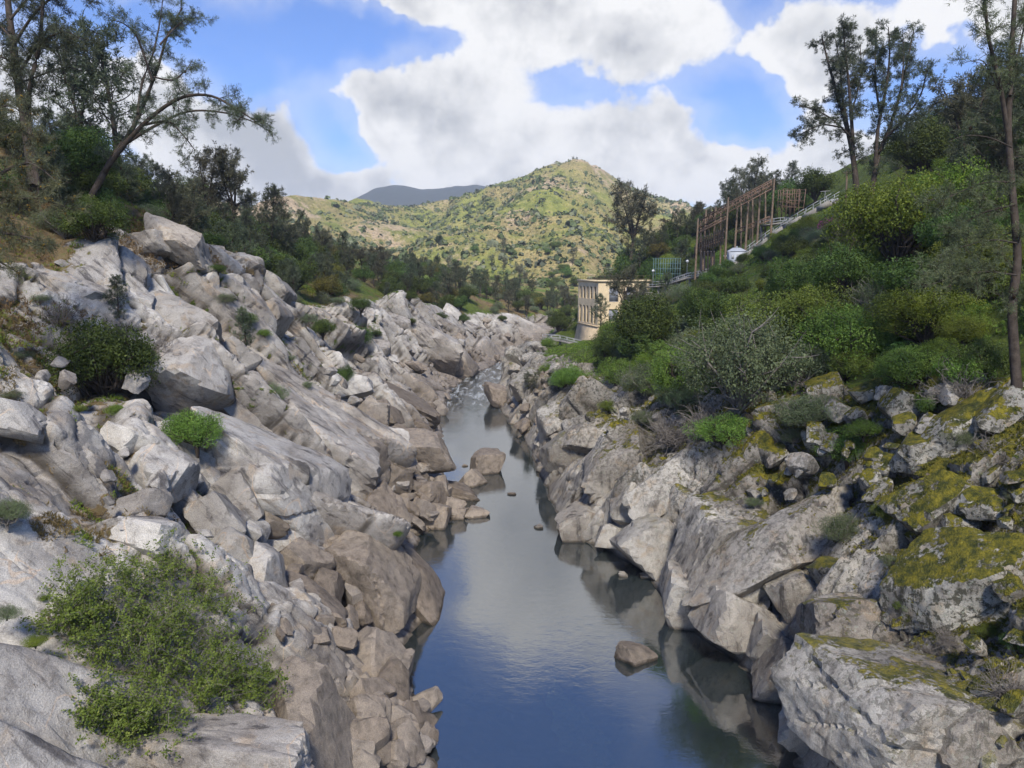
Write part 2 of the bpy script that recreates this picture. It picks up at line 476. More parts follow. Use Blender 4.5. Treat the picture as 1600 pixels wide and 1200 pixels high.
SURF = {}
def bank(side):
    P, wl, rim = (PL, xL, RIML) if side < 0 else (PR, xR, RIMR)
    ys = rows(9.0, 440.0, 0.0041 if side < 0 else 0.0050)
    if side < 0:
        ds = np.concatenate([np.linspace(-9, -0.4, 12), np.linspace(-0.2, 34, 270), 34 + np.cumsum(np.linspace(0.3, 3.4, 70))])
    else:
        ds = np.concatenate([np.linspace(-9, -0.4, 12), np.linspace(-0.2, 18, 190), 18 + np.cumsum(np.linspace(0.25, 3.6, 80))])
    Y, Dd = np.meshgrid(ys, ds, indexing='ij')
    Z = prof(P, Dd, Y)
    X = wl(Y) + side * Dd
    arc = np.where(Dd > 0, np.hypot(Dd, Z), Dd)
    seed = 11 if side < 0 else 57
    lf = fbm2(Y * 0.045, Dd * 0.09, seed + 90, 3)
    rimn = rim(Y) + 2.2 * fbm2(Y * 0.11, Dd * 0.05, seed + 91, 4)
    soil = smooth(Dd - rimn, -1.5, 2.5)
    slab = smooth(lf, 0.05, 0.3) * (0.85 if side < 0 else 0.5)
    if side < 0:
        slab = np.maximum(slab, smooth(Y, 33, 24) * smooth(Dd, 6, 11))
    amp = 1.0 if side < 0 else 0.95
    D, C, TN = fracture(Y, arc, seed, amp, slab)
    k = (1 - 0.88 * soil) * (0.12 + 0.88 * smooth(Dd, -0.5, 4.0)) * np.interp(Y, [0, 60, 150, 440], [0.8, 1.0, 1.1, 1.1])
    D = D * k + soil * 0.9 * fbm2(X * 0.12, Y * 0.12, seed + 50, 4)
    D += 0.5 * smooth(-Dd, 0, 1.0) * fbm2(X * 0.7, Y * 0.7, seed + 60, 3)
    # direction of relief: away from the slope and a little upstream towards the light
    nx, ny, nz = -side * 0.66, -0.22, 0.66
    X2, Y2, Z2 = X + nx * D, Y + ny * D, Z + nz * D
    # long bushes of soil in the joints
    pocket = smooth(fbm2(Y * 0.2, arc * 0.16, seed + 70, 4), 0.14, 0.4) * smooth(Dd, 9, 16) * (0.5 if side < 0 else 0.3)
    soil2 = np.clip(np.maximum(soil, np.maximum(pocket, 0.5 * C * smooth(Dd, 7, 14))), 0, 1)
    if side < 0:
        green = 0.35 + 0.5 * fbm2(X * 0.15, Y * 0.15, 77, 3) + 0.2 * smooth(Y, 60, 140)
        moss = np.zeros_like(X)
    else:
        green = np.full_like(X, 0.85)
        moss = smooth(Dd, 2.0, 8.0) * smooth(Y, 130, 80) * (0.75 + 0.5 * fbm2(Y * 0.13, Dd * 0.2, 88, 3)) + 0.25 * smooth(X, 15, 24)
        moss = 1.12 * moss * smooth(X, 3, 12)
    v = np.stack([X2, Y2, Z2], -1).reshape(-1, 3)
    f = grid_faces(len(ys), len(ds))
    if side < 0:
        f = f[:, ::-1]
    me = mesh_np('bank', v, f, M_ROCKL if side < 0 else M_ROCKR, True, {'soil': soil2, 'green': green, 'moss': moss, 'tone': TN, 'crack': C * smooth(Dd, -0.5, 1.0) * (1 - soil)})
    me.set_sharp_from_angle(angle=R(24))
    nrm = np.zeros(len(v) * 3, dtype=np.float32)
    me.vertices.foreach_get('normal', nrm)
    SURF[side] = (v, nrm.reshape(-1, 3), moss.ravel(), soil2.ravel(), Dd.ravel(), Y.ravel(), (soil).ravel())
    return me

BANK_L = put('rocky_bank_left', bank(-1), kind='structure')
BANK_R = put('rocky_bank_right', bank(1), kind='structure')

# ------------------------------------------------------------------ river
def water_mat():
    m, t, out = new_mat('river_water')
    pos = nd(t, 'ShaderNodeNewGeometry').outputs['Position']
    sp = nd(t, 'ShaderNodeSeparateXYZ', {0: pos})
    yy = sp.outputs[1]
    r1 = noise(t, vmul(t, pos, (1.0, 1.6, 1.0)), 1.1, 4, 0.55, 0.4)
    r2 = noise(t, vmul(t, pos, (1.0, 1.5, 1.0)), 4.5, 3, 0.5)
    patch = sstep(t, noise(t, pos, 0.06, 3, 0.5), 0.40, 0.60, 0.35, 1.0)
    rap = sstep(t, mth(t, 'ADD', yy, mth(t, 'MULTIPLY', noise(t, pos, 0.12, 2), 30.0)), 128, 160)
    h = mth(t, 'MULTIPLY', mth(t, 'ADD', mth(t, 'MULTIPLY', r1, 0.011), mth(t, 'MULTIPLY', r2, 0.005)), patch)
    r3 = noise(t, vmul(t, pos, (0.8, 0.5, 1.0)), 1.6, 6, 0.65, 0.8)
    h = mth(t, 'ADD', h, mth(t, 'MULTIPLY', mth(t, 'MULTIPLY', r3, rap), 0.10))
    bp = nd(t, 'ShaderNodeBump', {'Height': h, 'Strength': 1.0, 'Distance': 1.0})
    fr = nd(t, 'ShaderNodeFresnel', {'IOR': 3.6, 'Normal': bp.outputs[0]}).outputs[0]
    gl = nd(t, 'ShaderNodeBsdfGlossy', {'Color': (1, 1, 1, 1), 'Roughness': 0.02, 'Normal': bp.outputs[0]})
    body = nd(t, 'ShaderNodeBsdfDiffuse', {'Color': (0.026, 0.040, 0.044, 1)})
    tr = nd(t, 'ShaderNodeBsdfTransparent', {'Color': (0.42, 0.46, 0.34, 1)})
    mx = nd(t, 'ShaderNodeMixShader', {0: 0.45, 1: body.outputs[0], 2: tr.outputs[0]})
    foam = nd(t, 'ShaderNodeBsdfDiffuse', {'Color': (0.50, 0.53, 0.54, 1)})
    ff = mth(t, 'MULTIPLY', rap, sstep(t, noise(t, vmul(t, pos, (0.75, 0.16, 1.0)), 1.0, 5, 0.68, 0.6), 0.44, 0.72, 0.0, 0.75))
    s = nd(t, 'ShaderNodeMixShader', {0: fr, 1: mx.outputs[0], 2: gl.outputs[0]})
    s = nd(t, 'ShaderNodeMixShader', {0: ff, 1: s.outputs[0], 2: foam.outputs[0]})
    t.links.new(s.outputs[0], out.inputs[0])
    return m
ys = rows(2.0, 440.0, 0.02)
w = 26
us = np.linspace(0, 1, w)
YY, UU = np.meshgrid(ys, us, indexing='ij')
XX = (xL(YY) - 5.0) * (1 - UU) + (xR(YY) + 5.0) * UU
ZZ = 0.05 * smooth(YY, 140, 165) * fbm2(XX * 0.5, YY * 0.3, 5, 3)
put('river', mesh_np('river', np.stack([XX, YY, ZZ], -1).reshape(-1, 3), grid_faces(len(ys), w), water_mat(), True), kind='structure')

# what of the banks is seen where (design helper for setting plants on the broken rock surface)
ZB = np.full((260, 420), 1e9); ZI = np.full((260, 420, 3), np.nan)
for _sd in (-1, 1):
    _v = SURF[_sd][0]
    _q = _v - np.array([0, 0, CAM_H])
    _t = _q[:, 1] * CP - _q[:, 2] * SP
    _ix = ((800 + FPX * _q[:, 0] / _t) / 4).astype(int) + 5
    _iy = ((600 - FPX * (_q[:, 1] * SP + _q[:, 2] * CP) / _t) / 5).astype(int) + 5
    _ok = (_ix >= 0) & (_ix < 420) & (_iy >= 0) & (_iy < 260) & (_v[:, 2] > 0)
    _o = np.nonzero(_ok)[0]
    _o = _o[np.argsort(-_t[_o])]
    ZI[_iy[_o], _ix[_o]] = np.where((_t[_o] < ZB[_iy[_o], _ix[_o]])[:, None], _v[_o], ZI[_iy[_o], _ix[_o]])
    ZB[_iy[_o], _ix[_o]] = np.minimum(ZB[_iy[_o], _ix[_o]], _t[_o])
def seen(px, py):
    """The broken rock surface seen at a picture point, else the smooth land."""
    i, j = int(py / 5) + 5, int(px / 4) + 5
    p, t = hit(px, py)
    if 0 <= i < 260 and 0 <= j < 420 and ZB[i, j] < 1e8 and abs(ZB[i, j] - t) < 0.35 * t:
        return ZI[i, j].copy(), float(ZB[i, j])
    return p, t
# ------------------------------------------------------------------ far hills
def hill_mat():
    m, t, out = new_mat('hill_grass_and_rock')
    geo = nd(t, 'ShaderNodeNewGeometry')
    pos = geo.outputs['Position']
    rk = nd(t, 'ShaderNodeAttribute', attribute_name='rock').outputs['Fac']
    n1 = noise(t, pos, 0.012, 5, 0.65, 0.5)
    n2 = noise(t, pos, 0.11, 6, 0.7)
    n3 = noise(t, pos, 0.5, 4, 0.7)
    g = ramp(t, n2, [(0.32, (0.06, 0.072, 0.024)), (0.47, (0.115, 0.13, 0.035)), (0.60, (0.175, 0.18, 0.05)), (0.75, (0.23, 0.20, 0.08))])
    d = ramp(t, n3, [(0.35, (0.09, 0.075, 0.035)), (0.6, (0.27, 0.215, 0.11))])
    c = mixc(t, sstep(t, n1, 0.42, 0.60, 0.0, 0.85), g, d)
    rc = ramp(t, n3, [(0.3, (0.10, 0.08, 0.06)), (0.5, (0.26, 0.20, 0.145)), (0.7, (0.38, 0.30, 0.21))])
    c = mixc(t, sstep(t, mth(t, 'ADD', rk, mth(t, 'MULTIPLY', mth(t, 'SUBTRACT', n2, 0.5), 1.6)), 0.45, 0.75, 0, 0.85), c, rc)
    bp = nd(t, 'ShaderNodeBump', {'Height': mth(t, 'ADD', n2, mth(t, 'MULTIPLY', n3, 0.5)), 'Strength': 0.9, 'Distance': 4.0})
    b = nd(t, 'ShaderNodeBsdfPrincipled', {'Base Color': c, 'Roughness': 0.95, 'Normal': bp.outputs[0], 'Specular IOR Level': 0.1})
    t.links.new(b.outputs[0], out.inputs[0])
    return m
M_HILL = hill_mat()

SKY_PX = np.array([(100, 345), (200, 335), (400, 320), (440, 305), (470, 302), (500, 308), (530, 310), (580, 320), (640, 325), (720, 311), (760, 295), (820, 274), (840, 264), (860, 257), (880, 255), (914, 256), (934, 263), (952, 276), (972, 290), (1010, 308), (1060, 323), (1120, 335), (1250, 345), (1400, 350)], float)
RID = [(100, 560), (200, 600), (440, 650), (560, 760), (700, 880), (900, 900), (1060, 1000), (1400, 1000)]
def hill_z(px, y):
    R_ = np.interp(px, [r[0] for r in RID], [r[1] for r in RID])
    py = np.interp(px, SKY_PX[:, 0], SKY_PX[:, 1])
    u, v = (px - 800) / FPX, (600 - py) / FPX
    zr = CAM_H + R_ * (-SP + v * CP) / (CP + v * SP)
    t = (y - 335) / (R_ - 335)
    x = u * y
    front = np.clip(t, 0, 1)
    z = 2 + (zr - 2) * (0.35 * front + 0.65 * front ** 1.25)
    z = np.where(t > 1, zr * (1 - 0.45 * np.clip((y - R_) / 500, 0, 1) ** 1.2), z)
    env = smooth(t, -0.05, 0.35) * (1 - 0.9 * np.exp(-((t - 1) / 0.09) ** 2))
    rd = 1 - np.abs(fbm2(x * 0.0085 + 0.3 * fbm2(x * .01, y * .01, 3), y * 0.0042, 201, 3))
    z = z + env * ((rd - 0.72) * 52 + 7 * fbm2(x * 0.03, y * 0.022, 202, 4))
    rock = 0.30 + 0.75 * fbm2(x * 0.020, y * 0.016, 203, 4)
    rock = rock + 0.55 * np.exp(-(((px - 912) / 30) ** 2)) * smooth(t, 0.80, 0.92) + 0.5 * smooth(px, 560, 430) * smooth(t, 0.35, 0.7)
    z = z + smooth(rock, 0.45, 0.8) * 2.2 * fbm2(x * 0.16, y * 0.10, 204, 4)
    return x, z, rock
hp = np.linspace(100, 1400, 320)
hy = np.concatenate([np.linspace(335, 1010, 260), np.linspace(1020, 1500, 24)])
HY, HP = np.meshgrid(hy, hp, indexing='ij')
HX, HZ, HRK = hill_z(HP, HY)
put('hill', mesh_np('hill', np.stack([HX, HY, HZ], -1).reshape(-1, 3), grid_faces(len(hy), len(hp)), M_HILL, True, {'rock': HRK}), kind='structure')

def plain_mat(name, col, rough=0.9, var=0.35, scale=0.02, spec=0.2, metal=0.0, bump=0.0):
    m, t, out = new_mat(name)
    pos = nd(t, 'ShaderNodeNewGeometry').outputs['Position']
    n = noise(t, pos, scale, 5, 0.65)
    c = ramp(t, n, [(0.3, tuple(k * (1 - var) for k in col)), (0.7, tuple(min(1, k * (1 + var)) for k in col))])
    ins = {'Base Color': c, 'Roughness': rough, 'Specular IOR Level': spec, 'Metallic': metal}
    if bump:
        ins['Normal'] = nd(t, 'ShaderNodeBump', {'Height': n, 'Strength': 0.5, 'Distance': bump}).outputs[0]
    b = nd(t, 'ShaderNodeBsdfPrincipled', ins)
    t.links.new(b.outputs[0], out.inputs[0])
    return m

rx = np.linspace(-1300, 700, 160)
rv = np.linspace(0, 1, 24)
RV, RX = np.meshgrid(rv, rx, indexing='ij')
pxr = 800 + RX / 2600 * FPX
ridge = CAM_H + 2600 * (420 - np.interp(pxr, [230, 480, 560, 580, 600, 622, 650, 680, 740, 780, 900, 1200], [350, 335, 318, 307, 298, 295, 299, 302, 294, 300, 330, 345])) / FPX
ridge = ridge + 6 * fbm2(RX * 0.02, RX * 0, 9, 4)
RZ = ridge * (1 - (1 - RV) ** 1.6) * 1.0 - 20 * (1 - RV) + RV * (1 - RV) * 60 * fbm2(RX * 0.006, RV * 3, 31, 4)
put('far_ridge', mesh_np('far_ridge', np.stack([RX, 1900 + 700 * RV, RZ], -1).reshape(-1, 3), grid_faces(24, 160), plain_mat('ridge_forest', (0.010, 0.015, 0.014), var=0.5, scale=0.05), True), kind='structure')
g = np.array([(-9000, -3000, -12), (9000, -3000, -12), (9000, 12000, -12), (-9000, 12000, -12)], float)
put('ground', mesh_np('ground', g, np.array([[0, 1, 2, 3]]), M_HILL, False, {'rock': np.zeros(4)}), kind='structure')

# ------------------------------------------------------------------ unseen cloud behind the viewer, placed to shade the near gorge from the sun
def ico(sub):
    bm = bmesh.new()
    bmesh.ops.create_icosphere(bm, subdivisions=sub, radius=1.0)
    bm.verts.ensure_lookup_table()
    v = np.array([q.co[:] for q in bm.verts]); f = np.array([[q.index for q in p.verts] for p in bm.faces])
    bm.free()
    return v / np.linalg.norm(v, axis=1)[:, None], f
ICO = {k: ico(k) for k in (1, 2, 3, 4, 5)}

def cloud_mat():
    m, t, out = new_mat('shade_cloud_vapour')
    tr = nd(t, 'ShaderNodeBsdfTransparent', {'Color': (0.77, 0.765, 0.76, 1)})
    df = nd(t, 'ShaderNodeBsdfTranslucent', {'Color': (0.9, 0.9, 0.9, 1)})
    s = nd(t, 'ShaderNodeMixShader', {0: 0.10, 1: tr.outputs[0], 2: df.outputs[0]})
    t.links.new(s.outputs[0], out.inputs[0])
    return m
cv, cf = ICO[5]
axis = np.array(SUN_DIR)
cen = np.array([10.0, 125.0, 12.0]) + axis * 1500
rr = 1 + 0.16 * fbm3(cv, 1.6, 5, 4)
ex = np.array([axis[1], -axis[0], 0]); ex /= np.linalg.norm(ex)
ez = np.cross(ex, axis)
cp = cv * rr[:, None]
cpos = cen + np.outer(cp[:, 0] * 330, ex) + np.outer(cp[:, 1] * 60, axis) + np.outer(cp[:, 2] * 165, ez)
put('cloud', mesh_np('cloud', cpos, cf, cloud_mat(), True), label='unseen cloud behind the viewer, placed to shade the near gorge', cat='cloud', kind='stuff')

# ------------------------------------------------------------------ boulders
def boulder_np(seed, sub, ncut=7, k=16.0, rough=0.05, box=(1, 1, 1), fine=0.0, joints=0):
    rng = np.random.default_rng(seed)
    dirs, f = ICO[sub]
    q, _ = np.linalg.qr(np.eye(3) + 0.28 * rng.normal(size=(3, 3)))
    N = [q[0], -q[0], q[1], -q[1], q[2], -q[2]]
    Dn = list(rng.uniform(0.72, 1.0, 6))
    for i in range(ncut):
        n = rng.normal(size=3); n /= np.linalg.norm(n)
        N.append(n); Dn.append(rng.uniform(0.72, 0.98))
    N = np.array(N) + 0.0; Dn = np.array(Dn)
    dot = dirs @ N.T
    rr = Dn[None, :] / np.maximum(dot, 0.08)
    r = -np.log(np.sum(np.exp(-k * rr), 1)) / k
    r = r * (1 + rough * fbm3(dirs, 2.2, seed, 3))
    if joints:
        # joint steps and open cracks across the block
        q0 = rng.normal(size=3)
        pp = dirs * r[:, None]
        for i in range(joints):
            n = q0 + 0.35 * rng.normal(size=3) if i % 2 == 0 else rng.normal(size=3)
            n /= np.linalg.norm(n)
            q = pp @ n - rng.uniform(-0.6, 0.6) + 0.03 * fbm3(dirs, 3.0, seed + i, 2)
            r = r * (1 + rng.uniform(-0.035, 0.035) * np.tanh(q * 45) - 0.045 * np.exp(-(q / 0.022) ** 2))
    if fine:
        # flakes and broken edges
        r = r + fine * np.round(2.2 * fbm3(dirs, 3.4, seed + 5, 2)) / 2.2 * 0.5 + fine * 0.35 * fbm3(dirs, 9, seed + 6, 2)
    return dirs * r[:, None] * np.array(box), f

STONES = {}
def stone_mesh(kind, i):
    key = (kind, i)
    if key not in STONES:
        rng = np.random.default_rng(900 + i)
        b = (1.0, rng.uniform(0.6, 0.95), rng.uniform(0.42, 0.8))
        v, f = boulder_np(300 + i * 7, 3, ncut=5 + i % 4, k=rng.uniform(40, 80), rough=0.05, box=b, fine=0.06)
        STONES[key] = mesh_np('stone', v, f, {'l': M_BLD, 'b': M_BLDB, 'r': M_BLDR, 'm': M_BLDM}[kind], True)
        STONES[key].set_sharp_from_angle(angle=R(24))
    return STONES[key]

RIGHT = np.array([1.0, 0, 0]); UP = np.array([0, SP, CP]); FWD = np.array([0, CP, -SP])
MATK = {'l': M_BLD, 'b': M_BLDB, 'r': M_BLDR, 'm': M_BLDM}
def big(name, px, py, wpx, hpx, ang, mat, label, seed, dep=0.8, cat='boulder', push=0.25, k=14.0, ncut=6, group=None, y0=10.0, fine=0.045, yaw=0.0):
    """A boulder seen round a picture point, with its long axis at ang degrees (counter-clockwise) in the view."""
    p, t = hit(px, py, y0)
    L, H = wpx * t / FPX / 2 * 1.12, hpx * t / FPX / 2 * 1.12
    a = R(ang)
    ax = RIGHT * math.cos(a) + UP * math.sin(a)
    az_ = -RIGHT * math.sin(a) + UP * math.cos(a)
    ay = FWD
    Dp = dep * max(H, min(L, H * 1.8))
    v, f = boulder_np(seed, 5 if wpx > 150 else 4 if wpx > 30 else 3, ncut, k, 0.06, (1, 1, 1), fine, 5 if wpx > 118 else 3 if wpx > 70 else 0)
    if yaw:
        c_, s_ = math.cos(R(yaw)), math.sin(R(yaw))
        v = v @ np.array([[c_, s_, 0], [-s_, c_, 0], [0, 0, 1]])
    w = np.outer(v[:, 0] * L, ax) + np.outer(v[:, 1] * Dp, ay) + np.outer(v[:, 2] * H, az_)
    me = mesh_np(name, w, f, MATK[mat], True)
    me.set_sharp_from_angle(angle=R(22))
    c = p - FWD * Dp * push
    return put(name, me, label=label, cat=cat, group=group, loc=c)

BIG = [
 # river rocks
 ('boulder', 757, 733, 52, 56, 4, 'b', 'brown pyramid-shaped boulder standing alone in the river', 1, 1.0),
 ('boulder', 991, 1027, 50, 38, -10, 'b', 'flat pointed grey rock alone in the dark foreground water', 2, 1.0),
 ('boulder', 743, 803, 34, 26, -15, 'b', 'grey wedge rock at the water tip of the left rubble spit', 3, 1.0),
 ('boulder', 737, 756, 34, 36, -35, 'b', 'tilted brown slab beside the pyramid boulder, nearest to it on the left bank', 4, 1.0),
 ('boulder', 711, 806, 36, 24, 5, 'b', 'long brown block behind the grey wedge at the rubble spit', 5, 1.0),
 ('boulder', 801, 772, 14, 5, 0, 'b', 'small dark flat stone barely breaking the water, mid river', 6, 1.0),
 ('boulder', 841, 824, 15, 9, 0, 'r', 'small grey stone in the water left of the dark cove', 7, 1.0),
 ('boulder', 726, 728, 9, 6, 0, 'b', 'tiny stone in the water left of the pyramid boulder', 8, 1.0),
 ('boulder', 974, 899, 15, 12, 0, 'r', 'small pale stone in shaded water, left of a pair', 9, 1.0),
 ('boulder', 1008, 901, 18, 10, 0, 'r', 'small pale stone in shaded water, right of a pair', 10, 1.0),
 ('boulder', 1238, 1100, 20, 22, 20, 'r', 'small knob of rock at the waterline beside the big foreground boulder', 12, 1.0),
 ('boulder', 762, 603, 13, 8, 0, 'b', 'dark wet boulder in the rapids upstream', 13, 1.0),
 # left bank, lower rubble
 ('boulder', 682, 806, 40, 48, 5, 'b', 'upright squarish brown block in the left rubble by the water', 20, 0.9),
 ('boulder', 665, 772, 62, 44, 10, 'b', 'broad grey-brown boulder above the squarish block', 21, 0.9),
 ('boulder', 640, 705, 130, 62, -22, 'b', 'huge flat-topped brown block below the overhanging slab', 22, 0.9),
 ('boulder', 632, 636, 128, 36, -32, 'b', 'long overhanging slab tilted over a dark hollow on the left bank', 23, 1.5),
 ('boulder', 548, 604, 70, 40, 12, 'l', 'pale angular boulder at the upper end of the overhanging slab', 24, 1.0),
 ('boulder', 585, 650, 60, 40, -15, 'b', 'split brown boulder under the pale angular boulder', 25, 0.9),
 ('boulder', 610, 745, 55, 45, -20, 'b', 'grey boulder wedged below the flat-topped block', 26, 0.9),
 ('boulder', 706, 768, 90, 30, -22, 'b', 'thin brown slab dipping to the river behind the squarish block', 27, 0.9),
 ('boulder', 690, 785, 70, 26, -12, 'b', 'flat brown slab lying just above the long block', 28, 0.9),
 ('boulder', 560, 735, 90, 110, -30, 'b', 'bulging brown-stained slab end with a small dark cave', 29, 0.9),
 ('boulder', 588, 815, 80, 100, -40, 'b', 'dark brown fractured mass above the little green tuft', 30, 0.9),
 # left bank, big slabs
 ('rock_slab', 500, 705, 190, 120, -42, 'l', 'huge grey dome slab with a pale vein at mid left bank', 31, 0.9),
 ('rock_slab', 425, 755, 260, 112, -36, 'l', 'largest smooth grey slab, with an orange-white quartz vein', 32, 0.9),
 ('rock_slab', 585, 905, 180, 112, -52, 'b', 'river-sculpted dark rock mass jutting into the water', 33, 1.0),
 ('rock_slab', 640, 912, 62, 120, 25, 'b', 'outer nose of the sculpted rock, standing in the water', 34, 1.0),
 ('boulder', 580, 1035, 90, 104, -15, 'b', 'dark blocky boulder at the waterline below the sculpted rock', 35, 0.9),
 ('boulder', 490, 948, 130, 54, -24, 'b', 'angular veined block with a dark mossy top edge', 36, 0.9),
 ('boulder', 413, 893, 62, 92, 8, 'l', 'upright pale block with a pinkish vein and mossy left side', 37, 0.9),
 ('boulder', 470, 880, 80, 70, -30, 'b', 'tan ribbed block right of the upright pale block', 38, 0.9),
 ('boulder', 556, 905, 90, 34, 8, 'b', 'low brown block resting on the sculpted rock', 39, 0.9),
 ('boulder', 255, 745, 84, 92, -12, 'l', 'tall upright grey block with a light vein left of centre', 40, 0.9),
 ('boulder', 232, 790, 64, 44, 0, 'l', 'tan-topped boulder at the foot of the tall upright block', 41, 0.9),
 ('boulder', 245, 840, 92, 56, -8, 'l', 'white rounded boulder just above the willow bush', 42, 0.9),
 ('boulder', 365, 785, 70, 100, 28, 'l', 'tilted slab with moss-dark left face under the largest slab', 43, 0.9),
 ('boulder', 345, 815, 80, 50, -48, 'l', 'long pale boulder leaning behind the willow bush', 44, 0.9),
 ('boulder', 275, 685, 90, 50, -35, 'l', 'rounded grey slab end above the tall upright block', 45, 0.9),
 ('boulder', 200, 690, 60, 50, -20, 'l', 'grey boulder beside a grassy crack left of the tall block', 46, 0.9),
 ('boulder', 365, 855, 60, 46, -20, 'l', 'pale boulder right of the willow bush top', 47, 0.9),
 ('boulder', 365, 915, 60, 80, -12, 'l', 'grey boulder touching the right edge of the willow bush', 48, 0.9),
 ('boulder', 445, 830, 70, 70, -40, 'l', 'rounded grey boulder below the largest slab', 49, 0.9),
 ('boulder', 520, 860, 60, 60, -25, 'b', 'dark-sided boulder above the ribbed block', 50, 0.9),
 ('rock_slab', 485, 1130, 90, 190, 28, 'b', 'polished brown rock hump at the bottom of the left bank', 51, 0.9),
 ('rock_slab', 300, 1175, 330, 120, -8, 'l', 'smooth grey slab in the bottom left foreground', 52, 0.6),
 # left bank, upper outcrops
 ('rock_slab', 283, 385, 110, 46, -36, 'b', 'dark grey outcrop slab at the top edge below the trees', 53, 0.9),
 ('boulder', 312, 362, 36, 18, -36, 'l', 'pale capping rock on the top outcrop', 54, 0.9),
 ('boulder', 245, 385, 56, 40, -5, 'l', 'grey block left of the top outcrop slab', 55, 0.9),
 ('boulder', 148, 405, 38, 24, 0, 'l', 'lone pale boulder in the dry grass under the bushes', 56, 0.9),
 ('boulder', 128, 462, 76, 30, -14, 'l', 'tan undercut ledge below the dry grass', 57, 0.9),
 ('boulder', 210, 475, 60, 44, -30, 'l', 'rounded pale boulder above the round oak bush', 58, 0.9),
 ('rock_slab', 290, 520, 120, 84, -30, 'l', 'broad pale rounded rock face right of the round oak bush', 59, 0.9),
 ('rock_slab', 300, 590, 130, 100, -28, 'l', 'big cracked grey rock with an ochre fissure', 60, 0.9),
 ('boulder', 360, 570, 60, 70, -50, 'l', 'brown-faced corner rock beside the ochre fissure', 61, 0.9),
 ('rock_slab', 395, 640, 130, 70, -46, 'l', 'long pale slab above the small round bush', 62, 0.9),
 ('boulder', 420, 470, 60, 90, -45, 'l', 'tall streaked rock flake at the upper edge of the bank', 63, 0.9),
 ('boulder', 430, 495, 40, 56, -20, 'b', 'brown cut face below the streaked flake', 64, 0.9),
 ('boulder', 610, 508, 44, 34, -20, 'l', 'rounded boulder on the far left bank above pale slabs', 65, 0.9),
 ('boulder', 590, 550, 44, 32, -15, 'l', 'tan triangular boulder on the far left bank', 66, 0.9),
 ('rock_slab', 670, 540, 120, 50, -35, 'l', 'white washed slab descending to the upstream bend', 67, 0.9),
 ('rock_slab', 710, 560, 90, 40, -38, 'l', 'smooth grey slab at the rapids', 68, 0.9),
 ('boulder', 30, 660, 80, 60, -20, 'l', 'overhanging block with a dark recess at the left edge', 69, 0.9),
 # right bank
 ('boulder', 1400, 1120, 330, 190, -8, 'r', 'enormous pale grey boulder with mossy cracks at lower right', 80, 0.8),
 ('boulder', 1275, 1120, 120, 110, 30, 'r', 'knobbly pitted rock at the water beside the enormous boulder', 81, 0.9),
 ('boulder', 1500, 1165, 110, 120, 60, 'r', 'grey slab leaning against the right of the enormous boulder', 82, 0.8),
 ('boulder', 1345, 985, 200, 130, -12, 'r', 'big square lichen-grey block with a dark river face', 83, 0.9),
 ('boulder', 1230, 1045, 100, 80, 50, 'r', 'dark triangular face in the shaded cove below the square block', 84, 0.9),
 ('boulder', 1157, 975, 90, 120, 58, 'r', 'tall angular grey block standing in the water right of the rounded one', 85, 0.9),
 ('boulder', 1083, 935, 90, 118, 62, 'r', 'smooth rounded grey block standing in the dark water', 86, 0.9),
 ('boulder', 1205, 1010, 60, 90, 55, 'r', 'narrow grey wedge between the angular block and the cove', 87, 0.9),
 ('boulder', 1235, 925, 80, 66, 10, 'r', 'mossy-topped cream boulder above the angular blocks', 88, 0.9),
 ('boulder', 1178, 925, 56, 44, 30, 'r', 'cracked grey boulder left of the mossy-topped cream one', 89, 0.9),
 ('rock_slab', 1100, 855, 190, 84, 56, 'r', 'pale ribbed rock face slanting down to the water', 90, 0.9),
 ('boulder', 1020, 850, 84, 100, 50, 'r', 'pinkish-grey triangular rock at the waterline', 91, 0.9),
 ('rock_slab', 1200, 860, 260, 80, 34, 'r', 'long lichen-dark slab rising to the right', 92, 0.8),
 ('boulder', 908, 825, 74, 66, 40, 'r', 'wave-sculpted grey rock at the river narrows', 93, 0.9),
 ('boulder', 955, 838, 40, 50, 60, 'r', 'rough grey stone right of the wave-sculpted rock', 94, 0.9),
 ('boulder', 877, 712, 72, 54, 25, 'r', 'rounded grey block at the waterline of the mid right bank', 95, 0.9),
 ('boulder', 915, 688, 44, 64, 80, 'r', 'upright grey block behind the rounded waterline block', 96, 0.9),
 ('boulder', 880, 656, 80, 60, 30, 'r', 'broad cracked grey rock below the upstream shrubs', 97, 0.9),
 ('rock_slab', 960, 725, 120, 70, 38, 'r', 'jointed grey slabs at the middle of the right bank', 98, 0.9),
 ('rock_slab', 1040, 760, 130, 60, 42, 'r', 'grey ribs with moss between them, mid right bank', 99, 0.9),
 ('boulder', 985, 790, 70, 60, 40, 'r', 'blocky grey rock between the ribs and the narrows', 100, 0.9),
 ('boulder', 785, 625, 40, 56, 60, 'b', 'dark promontory rock where the river bends', 101, 0.9),
 ('boulder', 825, 605, 56, 46, 30, 'r', 'tan rock behind the dark promontory', 102, 0.9),
 ('boulder', 1455, 795, 110, 100, 40, 'm', 'large yellow moss-covered boulder on the right slope', 110, 0.9),
 ('boulder', 1520, 785, 56, 76, 70, 'm', 'upright mossy boulder right of the large yellow one', 111, 0.9),
 ('boulder', 1490, 825, 56, 44, 20, 'm', 'mossy boulder wedged below the large yellow one', 112, 0.9),
 ('boulder', 1500, 905, 220, 120, 28, 'm', 'very large dark lichen boulder with a moss cap, right edge', 113, 0.8),
 ('boulder', 1290, 616, 64, 60, 30, 'm', 'white-spotted lichen boulder below the shrubs', 114, 0.9),
 ('boulder', 1402, 632, 56, 52, 60, 'm', 'round grey boulder with mossy left shoulder', 115, 0.9),
